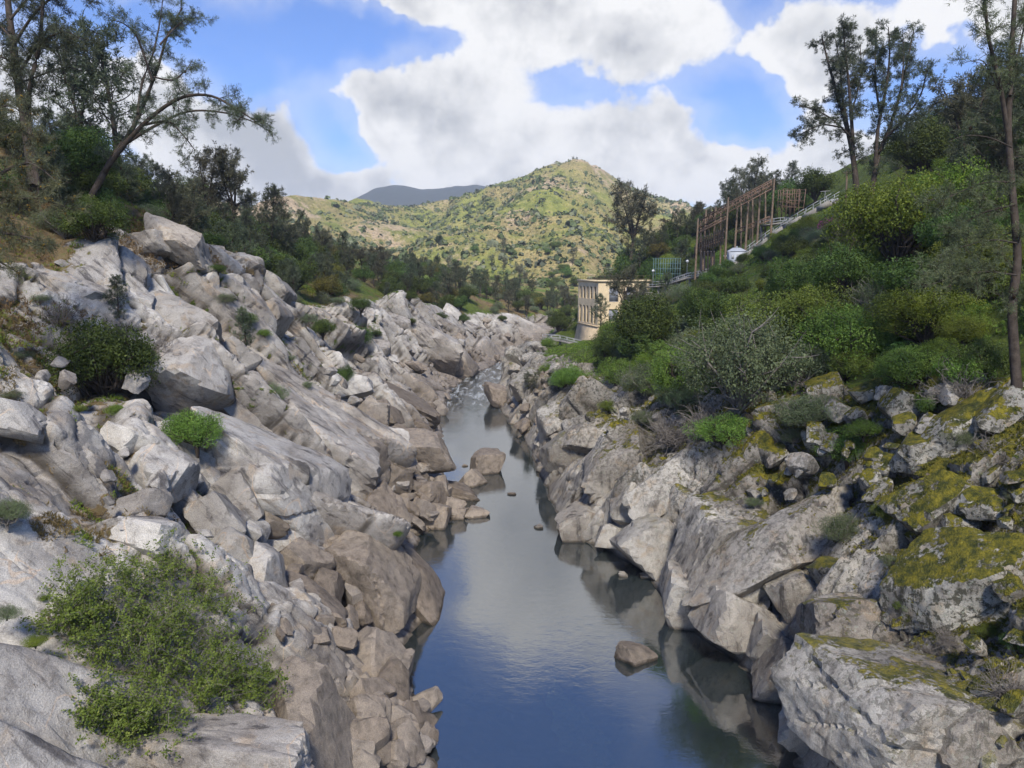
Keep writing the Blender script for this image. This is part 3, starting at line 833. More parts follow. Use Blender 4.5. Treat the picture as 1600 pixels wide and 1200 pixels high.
 ('boulder', 1358, 612, 60, 28, 20, 'm', 'low mossy slab between the spotted and the round boulder', 116, 0.9),
 ('boulder', 1230, 648, 80, 46, 10, 'm', 'yellow mossy hump under the big shrub', 117, 0.9),
 ('boulder', 1500, 660, 130, 50, 38, 'm', 'long slanting lichen slab among dead twigs', 118, 0.8),
 ('boulder', 1560, 645, 90, 50, 38, 'm', 'slanting slab with moss edge at the right border', 119, 0.8),
 ('boulder', 1440, 700, 90, 50, 20, 'm', 'moss-topped boulder with white lichen face', 120, 0.9),
 ('boulder', 1330, 905, 110, 50, -12, 'm', 'low lichen and moss boulder above the square block', 121, 0.9),
 ('boulder', 1440, 870, 60, 24, 5, 'm', 'flat yellow mossy stone above the low lichen boulder', 122, 0.9),
 ('boulder', 1308, 557, 34, 18, 0, 'm', 'small orange-yellow mossy stone among green shrubs', 123, 0.9),
 ('boulder', 1040, 560, 46, 34, 10, 'm', 'rock with orange lichen peeking between the oaks', 124, 0.9),
 ('boulder', 985, 594, 36, 28, 20, 'r', 'grey rounded rock with an orange lichen patch below the oaks', 125, 0.9),
]
for b in BIG:
    water = b[2] > 0 and b[8] <= 13
    o = big(*b[:9], dep=b[9], k=(70.0 if b[6] == 'b' else 55.0 if b[6] != 'l' else 42.0), push=0.15)
    if water:
        o.location.z = max(o.location.z, 0.0) - 0.02

# loose stones: pieces of the banks they lie on
rs = random.Random(5)
def stones(parent, n, x0, x1, y0, y1, s0, s1, kinds, skew=2.0, lift=0.25):
    for i in range(n):
        px, py = rs.uniform(x0, x1), rs.uniform(y0, y1)
        p, t = hit(px, py)
        if p[2] < 0.05 and rs.random() < 0.93:
            continue
        s = (s0 + (s1 - s0) * rs.random() ** skew) * t / FPX / 2
        o = bpy.data.objects.new('stone', stone_mesh(rs.choice(kinds), rs.randrange(14)))
        COL.objects.link(o)
        o.parent = parent
        sd = -1 if parent is BANK_R else 1
        n_ = Vector((0.55 * sd, -0.25, 0.75))
        o.location = Vector(p) + n_ * (lift * s + 0.15 * rs.random())
        q = Vector((0, 0, 1)).rotation_difference(n_.normalized())
        o.rotation_mode = 'QUATERNION'
        o.rotation_quaternion = q @ Quaternion((0, 0, 1), rs.uniform(0, 6.28)) @ Quaternion((1, 0, 0), rs.uniform(-0.5, 0.5))
        k = rs.uniform(0.8, 1.25)
        o.scale = (s * k, s / k, s * rs.uniform(0.7, 1.2))
stones(BANK_L, 120, 545, 728, 630, 835, 12, 46, 'bbbl', 1.6, 0.45)
stones(BANK_L, 26, 550, 672, 1065, 1195, 40, 84, 'bbb', 1.2, 0.35)
stones(BANK_L, 40, 540, 680, 1060, 1195, 12, 40, 'bbl', 1.6, 0.6)
stones(BANK_L, 70, 510, 720, 470, 640, 8, 30, 'llb', 1.6, 0.4)
stones(BANK_L, 40, 400, 570, 800, 1010, 20, 60, 'lbb', 1.6, 0.45)
stones(BANK_L, 18, 150, 420, 690, 880, 18, 52, 'llll')
stones(BANK_L, 30, 640, 800, 500, 585, 6, 16, 'lb')
stones(BANK_L, 18, 60, 440, 400, 640, 14, 40, 'l')
stones(BANK_R, 60, 768, 880, 570, 740, 9, 26, 'rrb')
stones(BANK_R, 60, 1360, 1600, 700, 930, 16, 52, 'm', 1.5, 0.4)
stones(BANK_R, 30, 980, 1260, 900, 1060, 16, 40, 'rr')
stones(BANK_R, 50, 1180, 1600, 600, 760, 16, 50, 'mmr')
stones(BANK_R, 40, 900, 1250, 640, 860, 14, 46, 'rrm')
stones(BANK_R, 16, 1450, 1600, 950, 1200, 20, 60, 'm')
# ------------------------------------------------------------------ foliage materials
def leaf_mat(name, dark, light, tip=None, trans=0.38, scale=0.9, rand=0.45):
    m, t, out = new_mat(name)
    pos = nd(t, 'ShaderNodeNewGeometry').outputs['Position']
    oi = nd(t, 'ShaderNodeObjectInfo').outputs['Random']
    n = noise(t, pos, scale, 3, 0.65)
    st = [(0.34, dark), (0.62, light)]
    if tip:
        st.append((0.74, tip))
    c = ramp(t, n, st)
    hs = nd(t, 'ShaderNodeHueSaturation', {'Hue': mth(t, 'MULTIPLY_ADD', oi, 0.05, 0.475), 'Saturation': 1.0, 'Value': mth(t, 'MULTIPLY_ADD', oi, rand, 1.0 - rand / 2), 'Color': c})
    d = nd(t, 'ShaderNodeBsdfPrincipled', {'Base Color': hs.outputs[0], 'Roughness': 0.6, 'Specular IOR Level': 0.25})
    tr = nd(t, 'ShaderNodeBsdfTranslucent', {'Color': hs.outputs[0]})
    s = nd(t, 'ShaderNodeMixShader', {0: trans, 1: d.outputs[0], 2: tr.outputs[0]})
    t.links.new(s.outputs[0], out.inputs[0])
    return m
F_PINE = leaf_mat('needles_grey_green', (0.050, 0.066, 0.038), (0.145, 0.170, 0.098))
F_PINEB = leaf_mat('needles_dull', (0.070, 0.074, 0.046), (0.175, 0.172, 0.105))
F_PINEN = leaf_mat('needles_near', (0.078, 0.085, 0.046), (0.202, 0.209, 0.109))
F_OAK = leaf_mat('oak_leaves', (0.036, 0.062, 0.016), (0.115, 0.170, 0.038), (0.18, 0.24, 0.05))
F_OAKY = leaf_mat('oak_leaves_olive', (0.078, 0.078, 0.019), (0.194, 0.178, 0.040), (0.264, 0.217, 0.054))
F_LIVE = leaf_mat('fresh_leaves', (0.075, 0.125, 0.02), (0.20, 0.285, 0.052), (0.31, 0.38, 0.075))
F_YEL = leaf_mat('spring_leaves', (0.075, 0.115, 0.016), (0.20, 0.265, 0.036), (0.32, 0.36, 0.05))
F_GREY = leaf_mat('grey_leaves', (0.085, 0.115, 0.055), (0.19, 0.235, 0.115))
F_WILL = leaf_mat('willow_leaves', (0.075, 0.12, 0.018), (0.20, 0.27, 0.05), (0.36, 0.40, 0.10), 0.38, 2.2, 0.1)
F_PINK = leaf_mat('redbud_flowers', (0.22, 0.05, 0.13), (0.50, 0.12, 0.30))
F_ORNG = leaf_mat('pine_catkins', (0.20, 0.10, 0.02), (0.38, 0.20, 0.04))
F_DRY = leaf_mat('dry_grass', (0.10, 0.07, 0.03), (0.27, 0.19, 0.08))
F_GRASS = leaf_mat('green_grass', (0.078, 0.124, 0.019), (0.248, 0.310, 0.046))
M_BARK = plain_mat('bark', (0.065, 0.052, 0.042), 0.95, 0.45, 3.0, 0.1, bump=0.05)
M_BARKG = plain_mat('grey_bark', (0.20, 0.18, 0.16), 0.95, 0.4, 3.0, 0.1)
M_CONE = plain_mat('pine_cone', (0.045, 0.03, 0.02), 0.9, 0.4, 6.0, 0.1)

# ------------------------------------------------------------------ plant geometry
class Geo:
    def __init__(s):
        s.v, s.f, s.n = [], [], 0
    def add(s, v, f):
        s.v.append(np.asarray(v, float)); s.f.append(np.asarray(f) + s.n); s.n += len(v)
    def mesh(s, name, mat, smooth_shade=False):
        if not s.v:
            s.add(np.zeros((3, 3)), np.array([[0, 1, 2]]))
        return mesh_np(name, np.vstack(s.v), np.vstack(s.f), mat, smooth_shade)

def tube(g, pts, r0, r1, n=5):
    pts = np.asarray(pts, float)
    k = len(pts)
    d = np.gradient(pts, axis=0)
    d /= np.maximum(np.linalg.norm(d, axis=1), 1e-9)[:, None]
    a = np.where(np.abs(d[:, 2:3]) < 0.9, np.array([[0, 0, 1.0]]), np.array([[1.0, 0, 0]]))
    u = np.cross(d, a); u /= np.maximum(np.linalg.norm(u, axis=1), 1e-9)[:, None]
    w = np.cross(d, u)
    th = np.arange(n) * 2 * math.pi / n
    r = np.linspace(r0, r1, k) if np.isscalar(r1) else np.asarray(r1)
    ring = pts[:, None, :] + r[:, None, None] * (np.cos(th)[None, :, None] * u[:, None, :] + np.sin(th)[None, :, None] * w[:, None, :])
    i = np.arange(k - 1)[:, None] * n + np.arange(n)[None, :]
    j = np.arange(k - 1)[:, None] * n + (np.arange(n)[None, :] + 1) % n
    f = np.stack([i, j, j + n, i + n], -1).reshape(-1, 4)
    g.add(ring.reshape(-1, 3), f)

def bend(p, d, L, up, rng, n=5, wob=0.12):
    """A limb of length L from p, starting along d, curving by `up` towards the vertical (negative droops)."""
    pts = [np.asarray(p, float)]
    d = np.asarray(d, float) / np.linalg.norm(d)
    for i in range(n):
        d = d + np.array([0, 0, up / n]) + rng.normal(size=3) * wob / math.sqrt(n)
        d /= np.linalg.norm(d)
        pts.append(pts[-1] + d * L / n)
    return np.array(pts)

def tufts(g, P, D, rng, m=10, ln=0.32, wd=0.035, fan=0.75, droop=0.15):
    """Needle tufts: m blades from each point P along D."""
    P, D = np.asarray(P), np.asarray(D)
    k = len(P)
    if k == 0:
        return
    d = np.repeat(D, m, 0) + rng.normal(size=(k * m, 3)) * fan
    d[:, 2] -= droop
    d /= np.linalg.norm(d, axis=1)[:, None]
    L = ln * rng.uniform(0.6, 1.25, (k * m, 1))
    b = np.repeat(P, m, 0) + rng.normal(size=(k * m, 3)) * 0.03
    s = np.cross(d, rng.normal(size=(k * m, 3))); s /= np.maximum(np.linalg.norm(s, axis=1), 1e-6)[:, None]
    tip = b + d * L
    s = s * wd * 0.62
    q = b + d * L * 0.3
    v = np.stack([q + s, tip, q - s], 1).reshape(-1, 3)
    f = np.arange(k * m * 3).reshape(-1, 3)
    g.add(v, f)

def leaves(g, P, Nn, rng, size, jit=0.9, asp=0.55):
    """One pointed leaf at each point, facing roughly along Nn."""
    k = len(P)
    n = Nn + rng.normal(size=(k, 3)) * jit
    n /= np.linalg.norm(n, axis=1)[:, None]
    a = np.cross(n, rng.normal(size=(k, 3))); a /= np.maximum(np.linalg.norm(a, axis=1), 1e-6)[:, None]
    b = np.cross(n, a)
    s = (size * rng.uniform(0.6, 1.35, (k, 1)))
    v = np.stack([P - a * s * 0.5, P + b * s * asp * 0.5, P + a * s * 0.5, P - b * s * asp * 0.5], 1).reshape(-1, 3)
    g.add(v, np.arange(k * 4).reshape(-1, 4))

def dress(wood, crown, limb, r0, rng, twigs, tl, tuft_m, ln, wd, start=0.3, up=0.3, droop=0.15, fan=0.75, cones=None):
    """Twigs with needle tufts along the outer part of a limb."""
    k = len(limb)
    P, D = [], []
    for i in range(twigs):
        s = start + (1 - start) * (i + rng.random()) / twigs
        q = s * (k - 1); a = int(min(q, k - 2)); fr = q - a
        p = limb[a] * (1 - fr) + limb[a + 1] * fr
        dr = limb[a + 1] - limb[a]; dr = dr / np.linalg.norm(dr)
        d = dr * 0.6 + rng.normal(size=3) * 0.75
        tw = bend(p, d, tl * rng.uniform(0.5, 1.2), up, rng, 3)
        tube(wood, tw, r0 * 0.16, r0 * 0.05, 3)
        for j in (1, 2, 3):
            dd = tw[j] - tw[j - 1]; dd = dd / np.linalg.norm(dd)
            P.append(tw[j]); D.append(dd)
            if j == 3:
                P.append(tw[j] + rng.normal(size=3) * 0.12); D.append(dd)
    tufts(crown, P, D, rng, tuft_m, ln, wd, fan, droop)

def pine(seed, h=12.0, forks=2, spread=0.28, nb=16, tuft_m=9, ln=0.42, wd=0.06, low=0.25, mat=None, twigs=9, bl=0.30):
    rng = np.random.default_rng(seed)
    wood, crown = Geo(), Geo()
    hf = h * rng.uniform(0.25, 0.45)
    base = bend((0, 0, -0.6), (rng.normal() * 0.08, rng.normal() * 0.08, 1), hf + 0.6, 0.1, rng, 6, 0.10)
    tr = 0.022 * h
    tube(wood, base, tr, tr * 0.75, 7)
    leaders = []
    for i in range(forks):
        a = 6.283 * i / forks + rng.uniform(-0.5, 0.5)
        L = (h - hf) * rng.uniform(0.8, 1.05)
        tilt = spread * rng.uniform(0.5, 1.3) if forks > 1 else 0.05
        ld = bend(base[-1], (math.cos(a) * tilt, math.sin(a) * tilt, 1), L, 0.25, rng, 8, 0.14)
        tube(wood, ld, tr * (0.72 if forks == 1 else 0.55), tr * 0.10, 6)
        leaders.append(ld)
    # a few low limbs
    todo = [(base, 0.55, 1.0, 3)] if low else []
    for ld in leaders:
        todo.append((ld, 0.02, 0.99, max(5, int(nb / forks * (1.0 if forks == 1 else 1.25)))))
    for ld, s0, s1, n in todo:
        for i in range(n):
            s = s0 + (s1 - s0) * (i + rng.random() * 0.8) / n
            q = s * (len(ld) - 1); a = int(min(q, len(ld) - 2)); fr = q - a
            p = ld[a] * (1 - fr) + ld[a + 1] * fr
            az_ = i * 2.4 + rng.uniform(-0.5, 0.5)
            L = h * bl * (1 - 0.72 * s) * rng.uniform(0.55, 1.15)
            e = rng.uniform(0.15, 0.6)
            br = bend(p, (math.cos(az_), math.sin(az_), e), L, rng.uniform(0.1, 0.7), rng, 5, 0.2)
            tube(wood, br, tr * 0.24 * (1 - 0.5 * s), tr * 0.05, 4)
            dress(wood, crown, br, tr * 0.5, rng, twigs, 0.09 * h * (1 - 0.4 * s), tuft_m, ln, wd)
        dress(wood, crown, ld, tr * 0.5, rng, 8, 0.07 * h, tuft_m, ln, wd, 0.4)
    return wood.mesh('trunk', M_BARK, True), crown.mesh('crown', mat or F_PINE)

def broad(seed, rx=2.5, rz=2.2, nl=16, n=7000, size=0.16, mat=None, trunk_h=1.0, asp=0.55, hole=0.05, flat=0.0, bark=None, lobe=0.42, twiggy=0):
    """Oak or shrub: stems that fork into lobes, leaves over and inside every lobe."""
    rng = np.random.default_rng(seed)
    wood, crown = Geo(), Geo()
    cs, rad = [], []
    for i in range(nl):
        d = rng.normal(size=3); d /= np.linalg.norm(d)
        d[2] = abs(d[2]) * 0.9 - 0.25 * rng.random()
        rr = rng.uniform(0.35, 0.80)
        c = d * rr * np.array([rx, rx, rz]); c[2] += trunk_h + rz * 0.45
        cs.append(c); rad.append(rx * lobe * rng.uniform(0.65, 1.25))
    cs, rad = np.array(cs), np.array(rad)
    k0 = np.array([0, 0, -0.5])
    for c, r_ in zip(cs, rad):
        mid = np.array([c[0] * 0.35, c[1] * 0.35, trunk_h * 0.8 + 0.2 * c[2]]) + rng.normal(size=3) * 0.1 * rx
        pts = np.array([k0, np.array([c[0] * 0.08, c[1] * 0.08, trunk_h * 0.4]), mid, c])
        tube(wood, pts, 0.045 * rx, 0.012 * rx, 4)
        for j in range(3 + twiggy):
            d = rng.normal(size=3); d[2] = abs(d[2])
            tube(wood, bend(c if j % 2 else mid, d, r_ * rng.uniform(0.9, 1.35), 0.2, rng, 3), 0.010 * rx, 0.003 * rx, 3)
    w = rad ** 2; w /= w.sum()
    li = rng.choice(nl, n, p=w)
    d = rng.normal(size=(n, 3)); d /= np.linalg.norm(d, axis=1)[:, None]
    rr = 1 - np.abs(rng.normal(size=n)) * 0.22
    sh = 1 + 0.28 * fbm3(d + li[:, None] * 3.7, 2.3, seed, 2)
    P = cs[li] + d * (rad[li] * rr * sh)[:, None] * np.array([1, 1, 0.85])
    keep = (vn3(P[:, 0] * 2.2 / rx * 1.6, P[:, 1] * 2.2 / rx * 1.6, P[:, 2] * 2.2 / rx * 1.6, seed) > -0.55 + hole) & (P[:, 2] > 0.02)
    P, d = P[keep], d[keep]
    nn = d + np.array([0, 0, 0.35])
    leaves(crown, P, nn, rng, size, 0.8, asp)
    return wood.mesh('trunk', bark or M_BARK, True), crown.mesh('crown', mat or F_OAK)

def twigs_mesh(seed, r=1.6, n=160, mat=None):
    rng = np.random.default_rng(seed)
    g = Geo()
    for i in range(n):
        d = rng.normal(size=3); d[2] = abs(d[2]) * 0.8 + 0.1
        b = bend(rng.normal(size=3) * (0.12 * r, 0.12 * r, 0.02), d, r * rng.uniform(0.5, 1.15), rng.uniform(-0.5, 0.4), rng, 4, 0.5)
        tube(g, b, 0.016 * r, 0.004 * r, 3)
        for j in range(4):
            q = b[1 + j % 4]
            tube(g, bend(q, rng.normal(size=3), r * rng.uniform(0.15, 0.4), 0.1, rng, 3, 0.5), 0.007 * r, 0.002 * r, 3)
    return g.mesh('branches', mat or M_BARKG)

PROTO = {}
def proto(key):
    if key in PROTO:
        return PROTO[key]
    k, i = key
    if k == 'pine':
        r = pine(40 + i, 12, [2, 3, 1, 2, 1][i], 0.30, [22, 24, 22, 20, 26][i], 8, 0.44, 0.062, mat=F_PINE if i % 2 == 0 else F_PINEB)
    elif k == 'oak':
        r = broad(60 + i, 2.6, 2.3, 24, 12000, 0.165, F_OAK, 1.1)
    elif k == 'olive':
        r = broad(70 + i, 2.6, 2.3, 22, 11000, 0.165, F_OAKY, 1.0)
    elif k == 'shrub':
        r = broad(80 + i, 1.6, 1.25, 20, 12000, 0.085, F_OAK, 0.25, lobe=0.45)
    elif k == 'fresh':
        r = broad(90 + i, 1.7, 1.2, 20, 12000, 0.085, F_LIVE, 0.25, hole=0.12, twiggy=2)
    elif k == 'yellow':
        r = broad(100 + i, 2.4, 1.9, 24, 16000, 0.11, F_YEL, 0.6, hole=0.1)
    elif k == 'grey':
        r = broad(110 + i, 2.0, 1.5, 22, 12000, 0.085, F_GREY, 0.3, hole=0.2, bark=M_BARKG, twiggy=5)
    elif k == 'pink':
        r = broad(120 + i, 1.6, 1.8, 14, 3200, 0.14, F_PINK, 0.5, hole=0.25, bark=M_BARKG, twiggy=4)
    elif k == 'shrub_fine':
        r = broad(80 + i, 1.6, 1.25, 26, 21000, 0.068, F_OAK, 0.25, lobe=0.40)
    elif k == 'oak_fine':
        r = broad(60 + i, 2.6, 2.3, 32, 24000, 0.11, F_OAK, 1.0, lobe=0.36)
    elif k == 'fresh_fine':
        r = broad(90 + i, 1.7, 1.2, 28, 21000, 0.068, F_LIVE, 0.25, hole=0.1, twiggy=2, lobe=0.38)
    elif k == 'yellow_fine':
        r = broad(100 + i, 2.4, 1.9, 32, 25000, 0.088, F_YEL, 0.6, hole=0.08, lobe=0.36)
    elif k == 'grey_fine':
        r = broad(110 + i, 2.0, 1.5, 30, 22000, 0.068, F_GREY, 0.3, hole=0.08, bark=M_BARKG, twiggy=2, lobe=0.38)
    elif k == 'bare':
        r = (twigs_mesh(130 + i), None)
    PROTO[key] = r
    return r
NVAR = {'pine': 5, 'oak': 3, 'olive': 2, 'shrub': 3, 'fresh': 3, 'yellow': 2, 'grey': 3, 'pink': 1, 'bare': 2}
NAMES = {'pine': 'pine_tree', 'oak': 'oak_tree', 'olive': 'oak_tree', 'shrub': 'shrub', 'fresh': 'leafy_bush', 'yellow': 'yellow_bush', 'grey': 'scrub_bush', 'pink': 'redbud_tree', 'bare': 'bare_shrub'}
CATS = {'pine_tree': 'tree', 'oak_tree': 'tree', 'shrub': 'shrub', 'leafy_bush': 'shrub', 'yellow_bush': 'shrub', 'scrub_bush': 'shrub', 'redbud_tree': 'tree', 'bare_shrub': 'shrub'}
for _k in ('shrub', 'oak', 'fresh', 'yellow', 'grey'):
    NVAR[_k + '_fine'] = 2
    NAMES[_k + '_fine'] = NAMES[_k]
rp = random.Random(77)
def plant(k, loc, s, label, group=None, sz=None, var=None, rz=None, tilt=0.0):
    """A plant of kind k at loc, s times the size of its pattern."""
    i = rp.randrange(NVAR[k]) if var is None else var
    a, b = proto((k, i))
    nm = NAMES[k]
    e = bpy.data.objects.new(nm, None)
    COL.objects.link(e)
    e.empty_display_size = 0.3
    e.location = Vector(loc)
    e.rotation_euler = (tilt * rp.uniform(-1, 1), tilt * rp.uniform(-1, 1), rp.uniform(0, 6.28) if rz is None else rz)
    e.scale = (s, s, s * (sz or rp.uniform(0.9, 1.12)))
    tag(e, label, CATS[nm], group)
    for pn, me in (('trunk' if b else 'branches', a), ('crown', b)):
        if me:
            c = bpy.data.objects.new(pn, me)
            COL.objects.link(c)
            c.parent = e
    return e
RAD = {'pine': 3.2, 'oak': 2.9, 'olive': 2.9, 'shrub': 1.85, 'fresh': 1.95, 'yellow': 2.8, 'grey': 2.3, 'pink': 1.9, 'bare': 1.6}
def plant_px(k, px, py, wpx, label, group=None, y0=10.0, sz=None, var=None, near=0.0):
    """A plant with its foot seen at a picture point and wpx wide in the view."""
    p, t = seen(px, py)
    p = p - np.array([0, 0, 0.15]) - ray(px, py) * near
    if wpx > 75 and k + '_fine' in NVAR:
        return plant(k + '_fine', p, wpx * t / FPX / 2 / RAD[k], label, group, sz, (var or 0) % 2)
    return plant(k, p, wpx * t / FPX / 2 / RAD[k], label, group, sz, var)
def tree_top(k, px, depth, top, label, group=None, var=None, rz=None, base=12.0):
    """A tree at a distance, tall enough to reach the picture row `top`."""
    x, y = (px - 800) / FPX * depth, depth * CP
    z = float(ground(x, y))
    zt = at_depth(px, top, depth)[2]
    return plant(k, (x, y, z - 0.2), max(0.2, (zt - z) / base), label, group, 1.0, var, rz)

# hero pines: stems drawn through the view at their real distance
def hero(name, label, depth, stems, seed, mat, ln, wd, m, tl, cones=0, tw=12, root=None, cat='tree', catkins=False, droop=0.2):
    rng = np.random.default_rng(seed)
    wood, crown, extra = Geo(), Geo(), Geo()
    org = at_depth(*stems[0][0][0], depth)
    o = tag(bpy.data.objects.new(name, None), label, cat)
    COL.objects.link(o)
    o.location = org
    for (pts, r0, r1, sub, dz) in stems:
        P = np.array([at_depth(x, y, depth + dz * i / max(1, len(pts) - 1) + (z[0] if z else 0)) for i, (x, y, *z) in enumerate(pts)])
        # smooth the drawn line
        tt = np.linspace(0, len(P) - 1, len(P) * 4)
        i0 = np.clip(tt.astype(int), 0, len(P) - 2); fr = (tt - i0)[:, None]
        p0, p1, p2, p3 = P[np.maximum(i0 - 1, 0)], P[i0], P[i0 + 1], P[np.minimum(i0 + 2, len(P) - 1)]
        Q = 0.5 * ((2 * p1) + (-p0 + p2) * fr + (2 * p0 - 5 * p1 + 4 * p2 - p3) * fr ** 2 + (-p0 + 3 * p1 - 3 * p2 + p3) * fr ** 3) - org
        tube(wood, Q, r0, r1, 7)
        length = np.linalg.norm(np.diff(Q, axis=0), axis=1).sum()
        sub = int(sub * 1.15)
        for j in range(sub):
            s = 0.22 + 0.78 * (j + rng.random()) / sub
            q = s * (len(Q) - 1); a = int(min(q, len(Q) - 2))
            dr = Q[a + 1] - Q[a]; dr /= np.linalg.norm(dr)
            d = dr * 0.55 + rng.normal(size=3) * 0.7
            L = tl * rng.uniform(0.6, 1.5) * (1.1 - 0.5 * s)
            br = bend(Q[a], d, L, rng.uniform(-0.5, 0.5), rng, 5, 0.25)
            tube(wood, br, max(0.012, r0 * 0.16), 0.006, 4)
            dress(wood, crown, br, 0.10, rng, tw, tl * 0.35, m, ln, wd, 0.2, 0.2, droop)
            if catkins:
                tufts(extra, br[3:], np.tile([0, 0, 1.0], (len(br[3:]), 1)), rng, 5, 0.10, 0.06, 0.8, 0.0)
            if cones and rng.random() < cones:
                v, f = ICO[1]
                extra.add(br[3] + v * np.array([0.10, 0.10, 0.14]), np.column_stack([f, f[:, 2]]))
    put('trunk', wood.mesh('trunk', M_BARK, True), o)
    put('crown', crown.mesh('crown', mat), o)
    if extra.n:
        put('catkins' if catkins else 'cones', extra.mesh('extra', F_ORNG if catkins else M_CONE), o, kind='stuff')
    return o

hero('pine_tree', 'large pine leaning right with long arching limbs on the left slope', 62, [
    ([(130, 330), (160, 275), (180, 240), (205, 205), (222, 168), (245, 110), (262, 55), (285, 12)], 0.30, 0.05, 26, 2),
    ([(163, 268), (200, 220), (240, 180), (285, 152), (330, 150), (372, 172), (400, 190)], 0.22, 0.04, 20, -6),
    ([(200, 222), (245, 195), (295, 174), (350, 176), (395, 190), (412, 200)], 0.14, 0.03, 14, 4),
    ([(215, 178), (222, 130), (240, 80), (252, 20), (254, -12)], 0.12, 0.03, 16, 3),
    ([(238, 126), (215, 60), (195, 38), (178, 32)], 0.10, 0.03, 8, -3),
    ([(225, 195), (262, 190), (285, 210), (305, 235)], 0.12, 0.03, 7, -4),
    ([(250, 70), (272, 45), (290, 30), (305, 28)], 0.08, 0.03, 8, 2),
    ([(240, 120), (270, 125), (290, 110), (300, 95)], 0.08, 0.03, 6, 2)], 5, F_PINE, 0.30, 0.030, 8, 1.7, 0.12)
hero('pine_tree', 'dark pine filling the top left corner', 56, [
    ([(52, 290), (40, 190), (30, 140), (22, 80), (14, 20), (8, -60)], 0.40, 0.2, 16, 3),
    ([(60, 290), (45, 185), (48, 130), (60, 80), (66, 20), (70, -60)], 0.2, 0.1, 16, -3),
    ([(28, 120), (60, 70), (100, 50), (128, 62)], 0.12, 0.03, 10, -4),
    ([(22, 70), (55, 20), (95, -10), (135, -8)], 0.12, 0.03, 12, -3),
    ([(30, 130), (70, 115), (105, 105), (130, 112)], 0.08, 0.03, 5, 3),
    ([(18, 60), (-10, 30), (-40, 10)], 0.10, 0.03, 10, 3),
    ([(16, 30), (50, -10), (80, -40), (110, -60)], 0.10, 0.03, 10, 2),
    ([(28, 110), (5, 90), (-30, 95)], 0.10, 0.03, 10, -2)], 6, F_PINE, 0.34, 0.035, 9, 1.9)
hero('pine_tree', 'near pine with orange catkins hanging in at the left edge', 40, [
    ([(-60, 420), (-55, 320), (-50, 220), (-40, 100)], 0.35, 0.2, 0, 0),
    ([(-55, 330), (-10, 280), (45, 255), (95, 290)], 0.12, 0.02, 18, -4),
    ([(-55, 350), (-5, 320), (55, 310), (120, 330)], 0.12, 0.02, 18, 3),
    ([(-55, 300), (-15, 235), (30, 205), (70, 225)], 0.12, 0.02, 16, 2),
    ([(-55, 380), (-10, 365), (40, 370), (80, 385)], 0.10, 0.02, 14, -3),
    ([(-52, 260), (-20, 190), (10, 165), (40, 180)], 0.10, 0.02, 10, -2),
    ([(-55, 400), (-20, 400), (10, 415), (35, 430)], 0.10, 0.02, 7, -2)], 7, F_PINEN, 0.26, 0.020, 9, 1.1, 0, 9, catkins=True)
hero('pine_tree', 'left one of two tall forked pines on the right skyline', 95, [
    ([(1345, 365), (1338, 290), (1332, 240), (1322, 195), (1306, 140), (1292, 90), (1284, 55)], 0.45, 0.06, 22, 2),
    ([(1333, 235), (1330, 180), (1325, 120), (1320, 75), (1318, 45)], 0.26, 0.05, 20, -3),
    ([(1326, 205), (1316, 150), (1312, 100), (1305, 60)], 0.2, 0.05, 16, 4),
    ([(1330, 215), (1305, 190), (1275, 172), (1248, 165)], 0.14, 0.04, 10, -5),
    ([(1318, 200), (1285, 195), (1260, 205), (1240, 215)], 0.12, 0.03, 9, 3),
    ([(1328, 180), (1338, 150), (1345, 110), (1344, 70)], 0.14, 0.04, 14, 2)], 8, F_PINE, 0.42, 0.055, 8, 2.0, 0, 11)
hero('pine_tree', 'right one of two tall forked pines on the right skyline', 95, [
    ([(1350, 370), (1362, 300), (1372, 245), (1390, 200), (1405, 150), (1418, 95), (1428, 45)], 0.42, 0.06, 24, 3),
    ([(1368, 255), (1372, 200), (1384, 140), (1390, 85), (1388, 42)], 0.26, 0.05, 22, -2),
    ([(1385, 215), (1412, 185), (1438, 150), (1450, 100)], 0.18, 0.05, 16, -4),
    ([(1376, 180), (1368, 130), (1368, 80), (1370, 45)], 0.16, 0.04, 16, 4),
    ([(1395, 205), (1420, 185), (1440, 172)], 0.12, 0.03, 8, 3),
    ([(1408, 140), (1412, 90), (1410, 45)], 0.12, 0.03, 12, 2)], 9, F_PINE, 0.42, 0.055, 8, 2.0, 0, 11)
hero('pine_tree', 'tall thin near pine with cones along the right edge', 42, [
    ([(1592, 640), (1586, 560), (1582, 480), (1590, 400), (1582, 300), (1576, 200), (1580, 100), (1588, -40)], 0.30, 0.12, 16, 1),
    ([(1574, 205), (1562, 130), (1545, 60), (1538, -10), (1536, -40)], 0.14, 0.04, 20, -2),
    ([(1578, 150), (1592, 80), (1605, 20)], 0.10, 0.03, 14, 2),
    ([(1580, 230), (1545, 215), (1508, 212), (1482, 222)], 0.05, 0.01, 2, -3),
    ([(1584, 285), (1540, 285), (1500, 300), (1462, 320)], 0.06, 0.01, 16, -4),
    ([(1586, 320), (1545, 330), (1510, 345), (1470, 370)], 0.06, 0.01, 18, 3),
    ([(1588, 380), (1550, 375), (1505, 385), (1465, 400)], 0.06, 0.01, 16, -3),
    ([(1588, 430), (1545, 425), (1500, 430), (1440, 450)], 0.06, 0.01, 18, -5),
    ([(1568, 160), (1540, 100), (1520, 95), (1503, 100)], 0.04, 0.01, 4, -1)], 10, F_GREY, 0.30, 0.026, 8, 1.4, 0.12, 9)

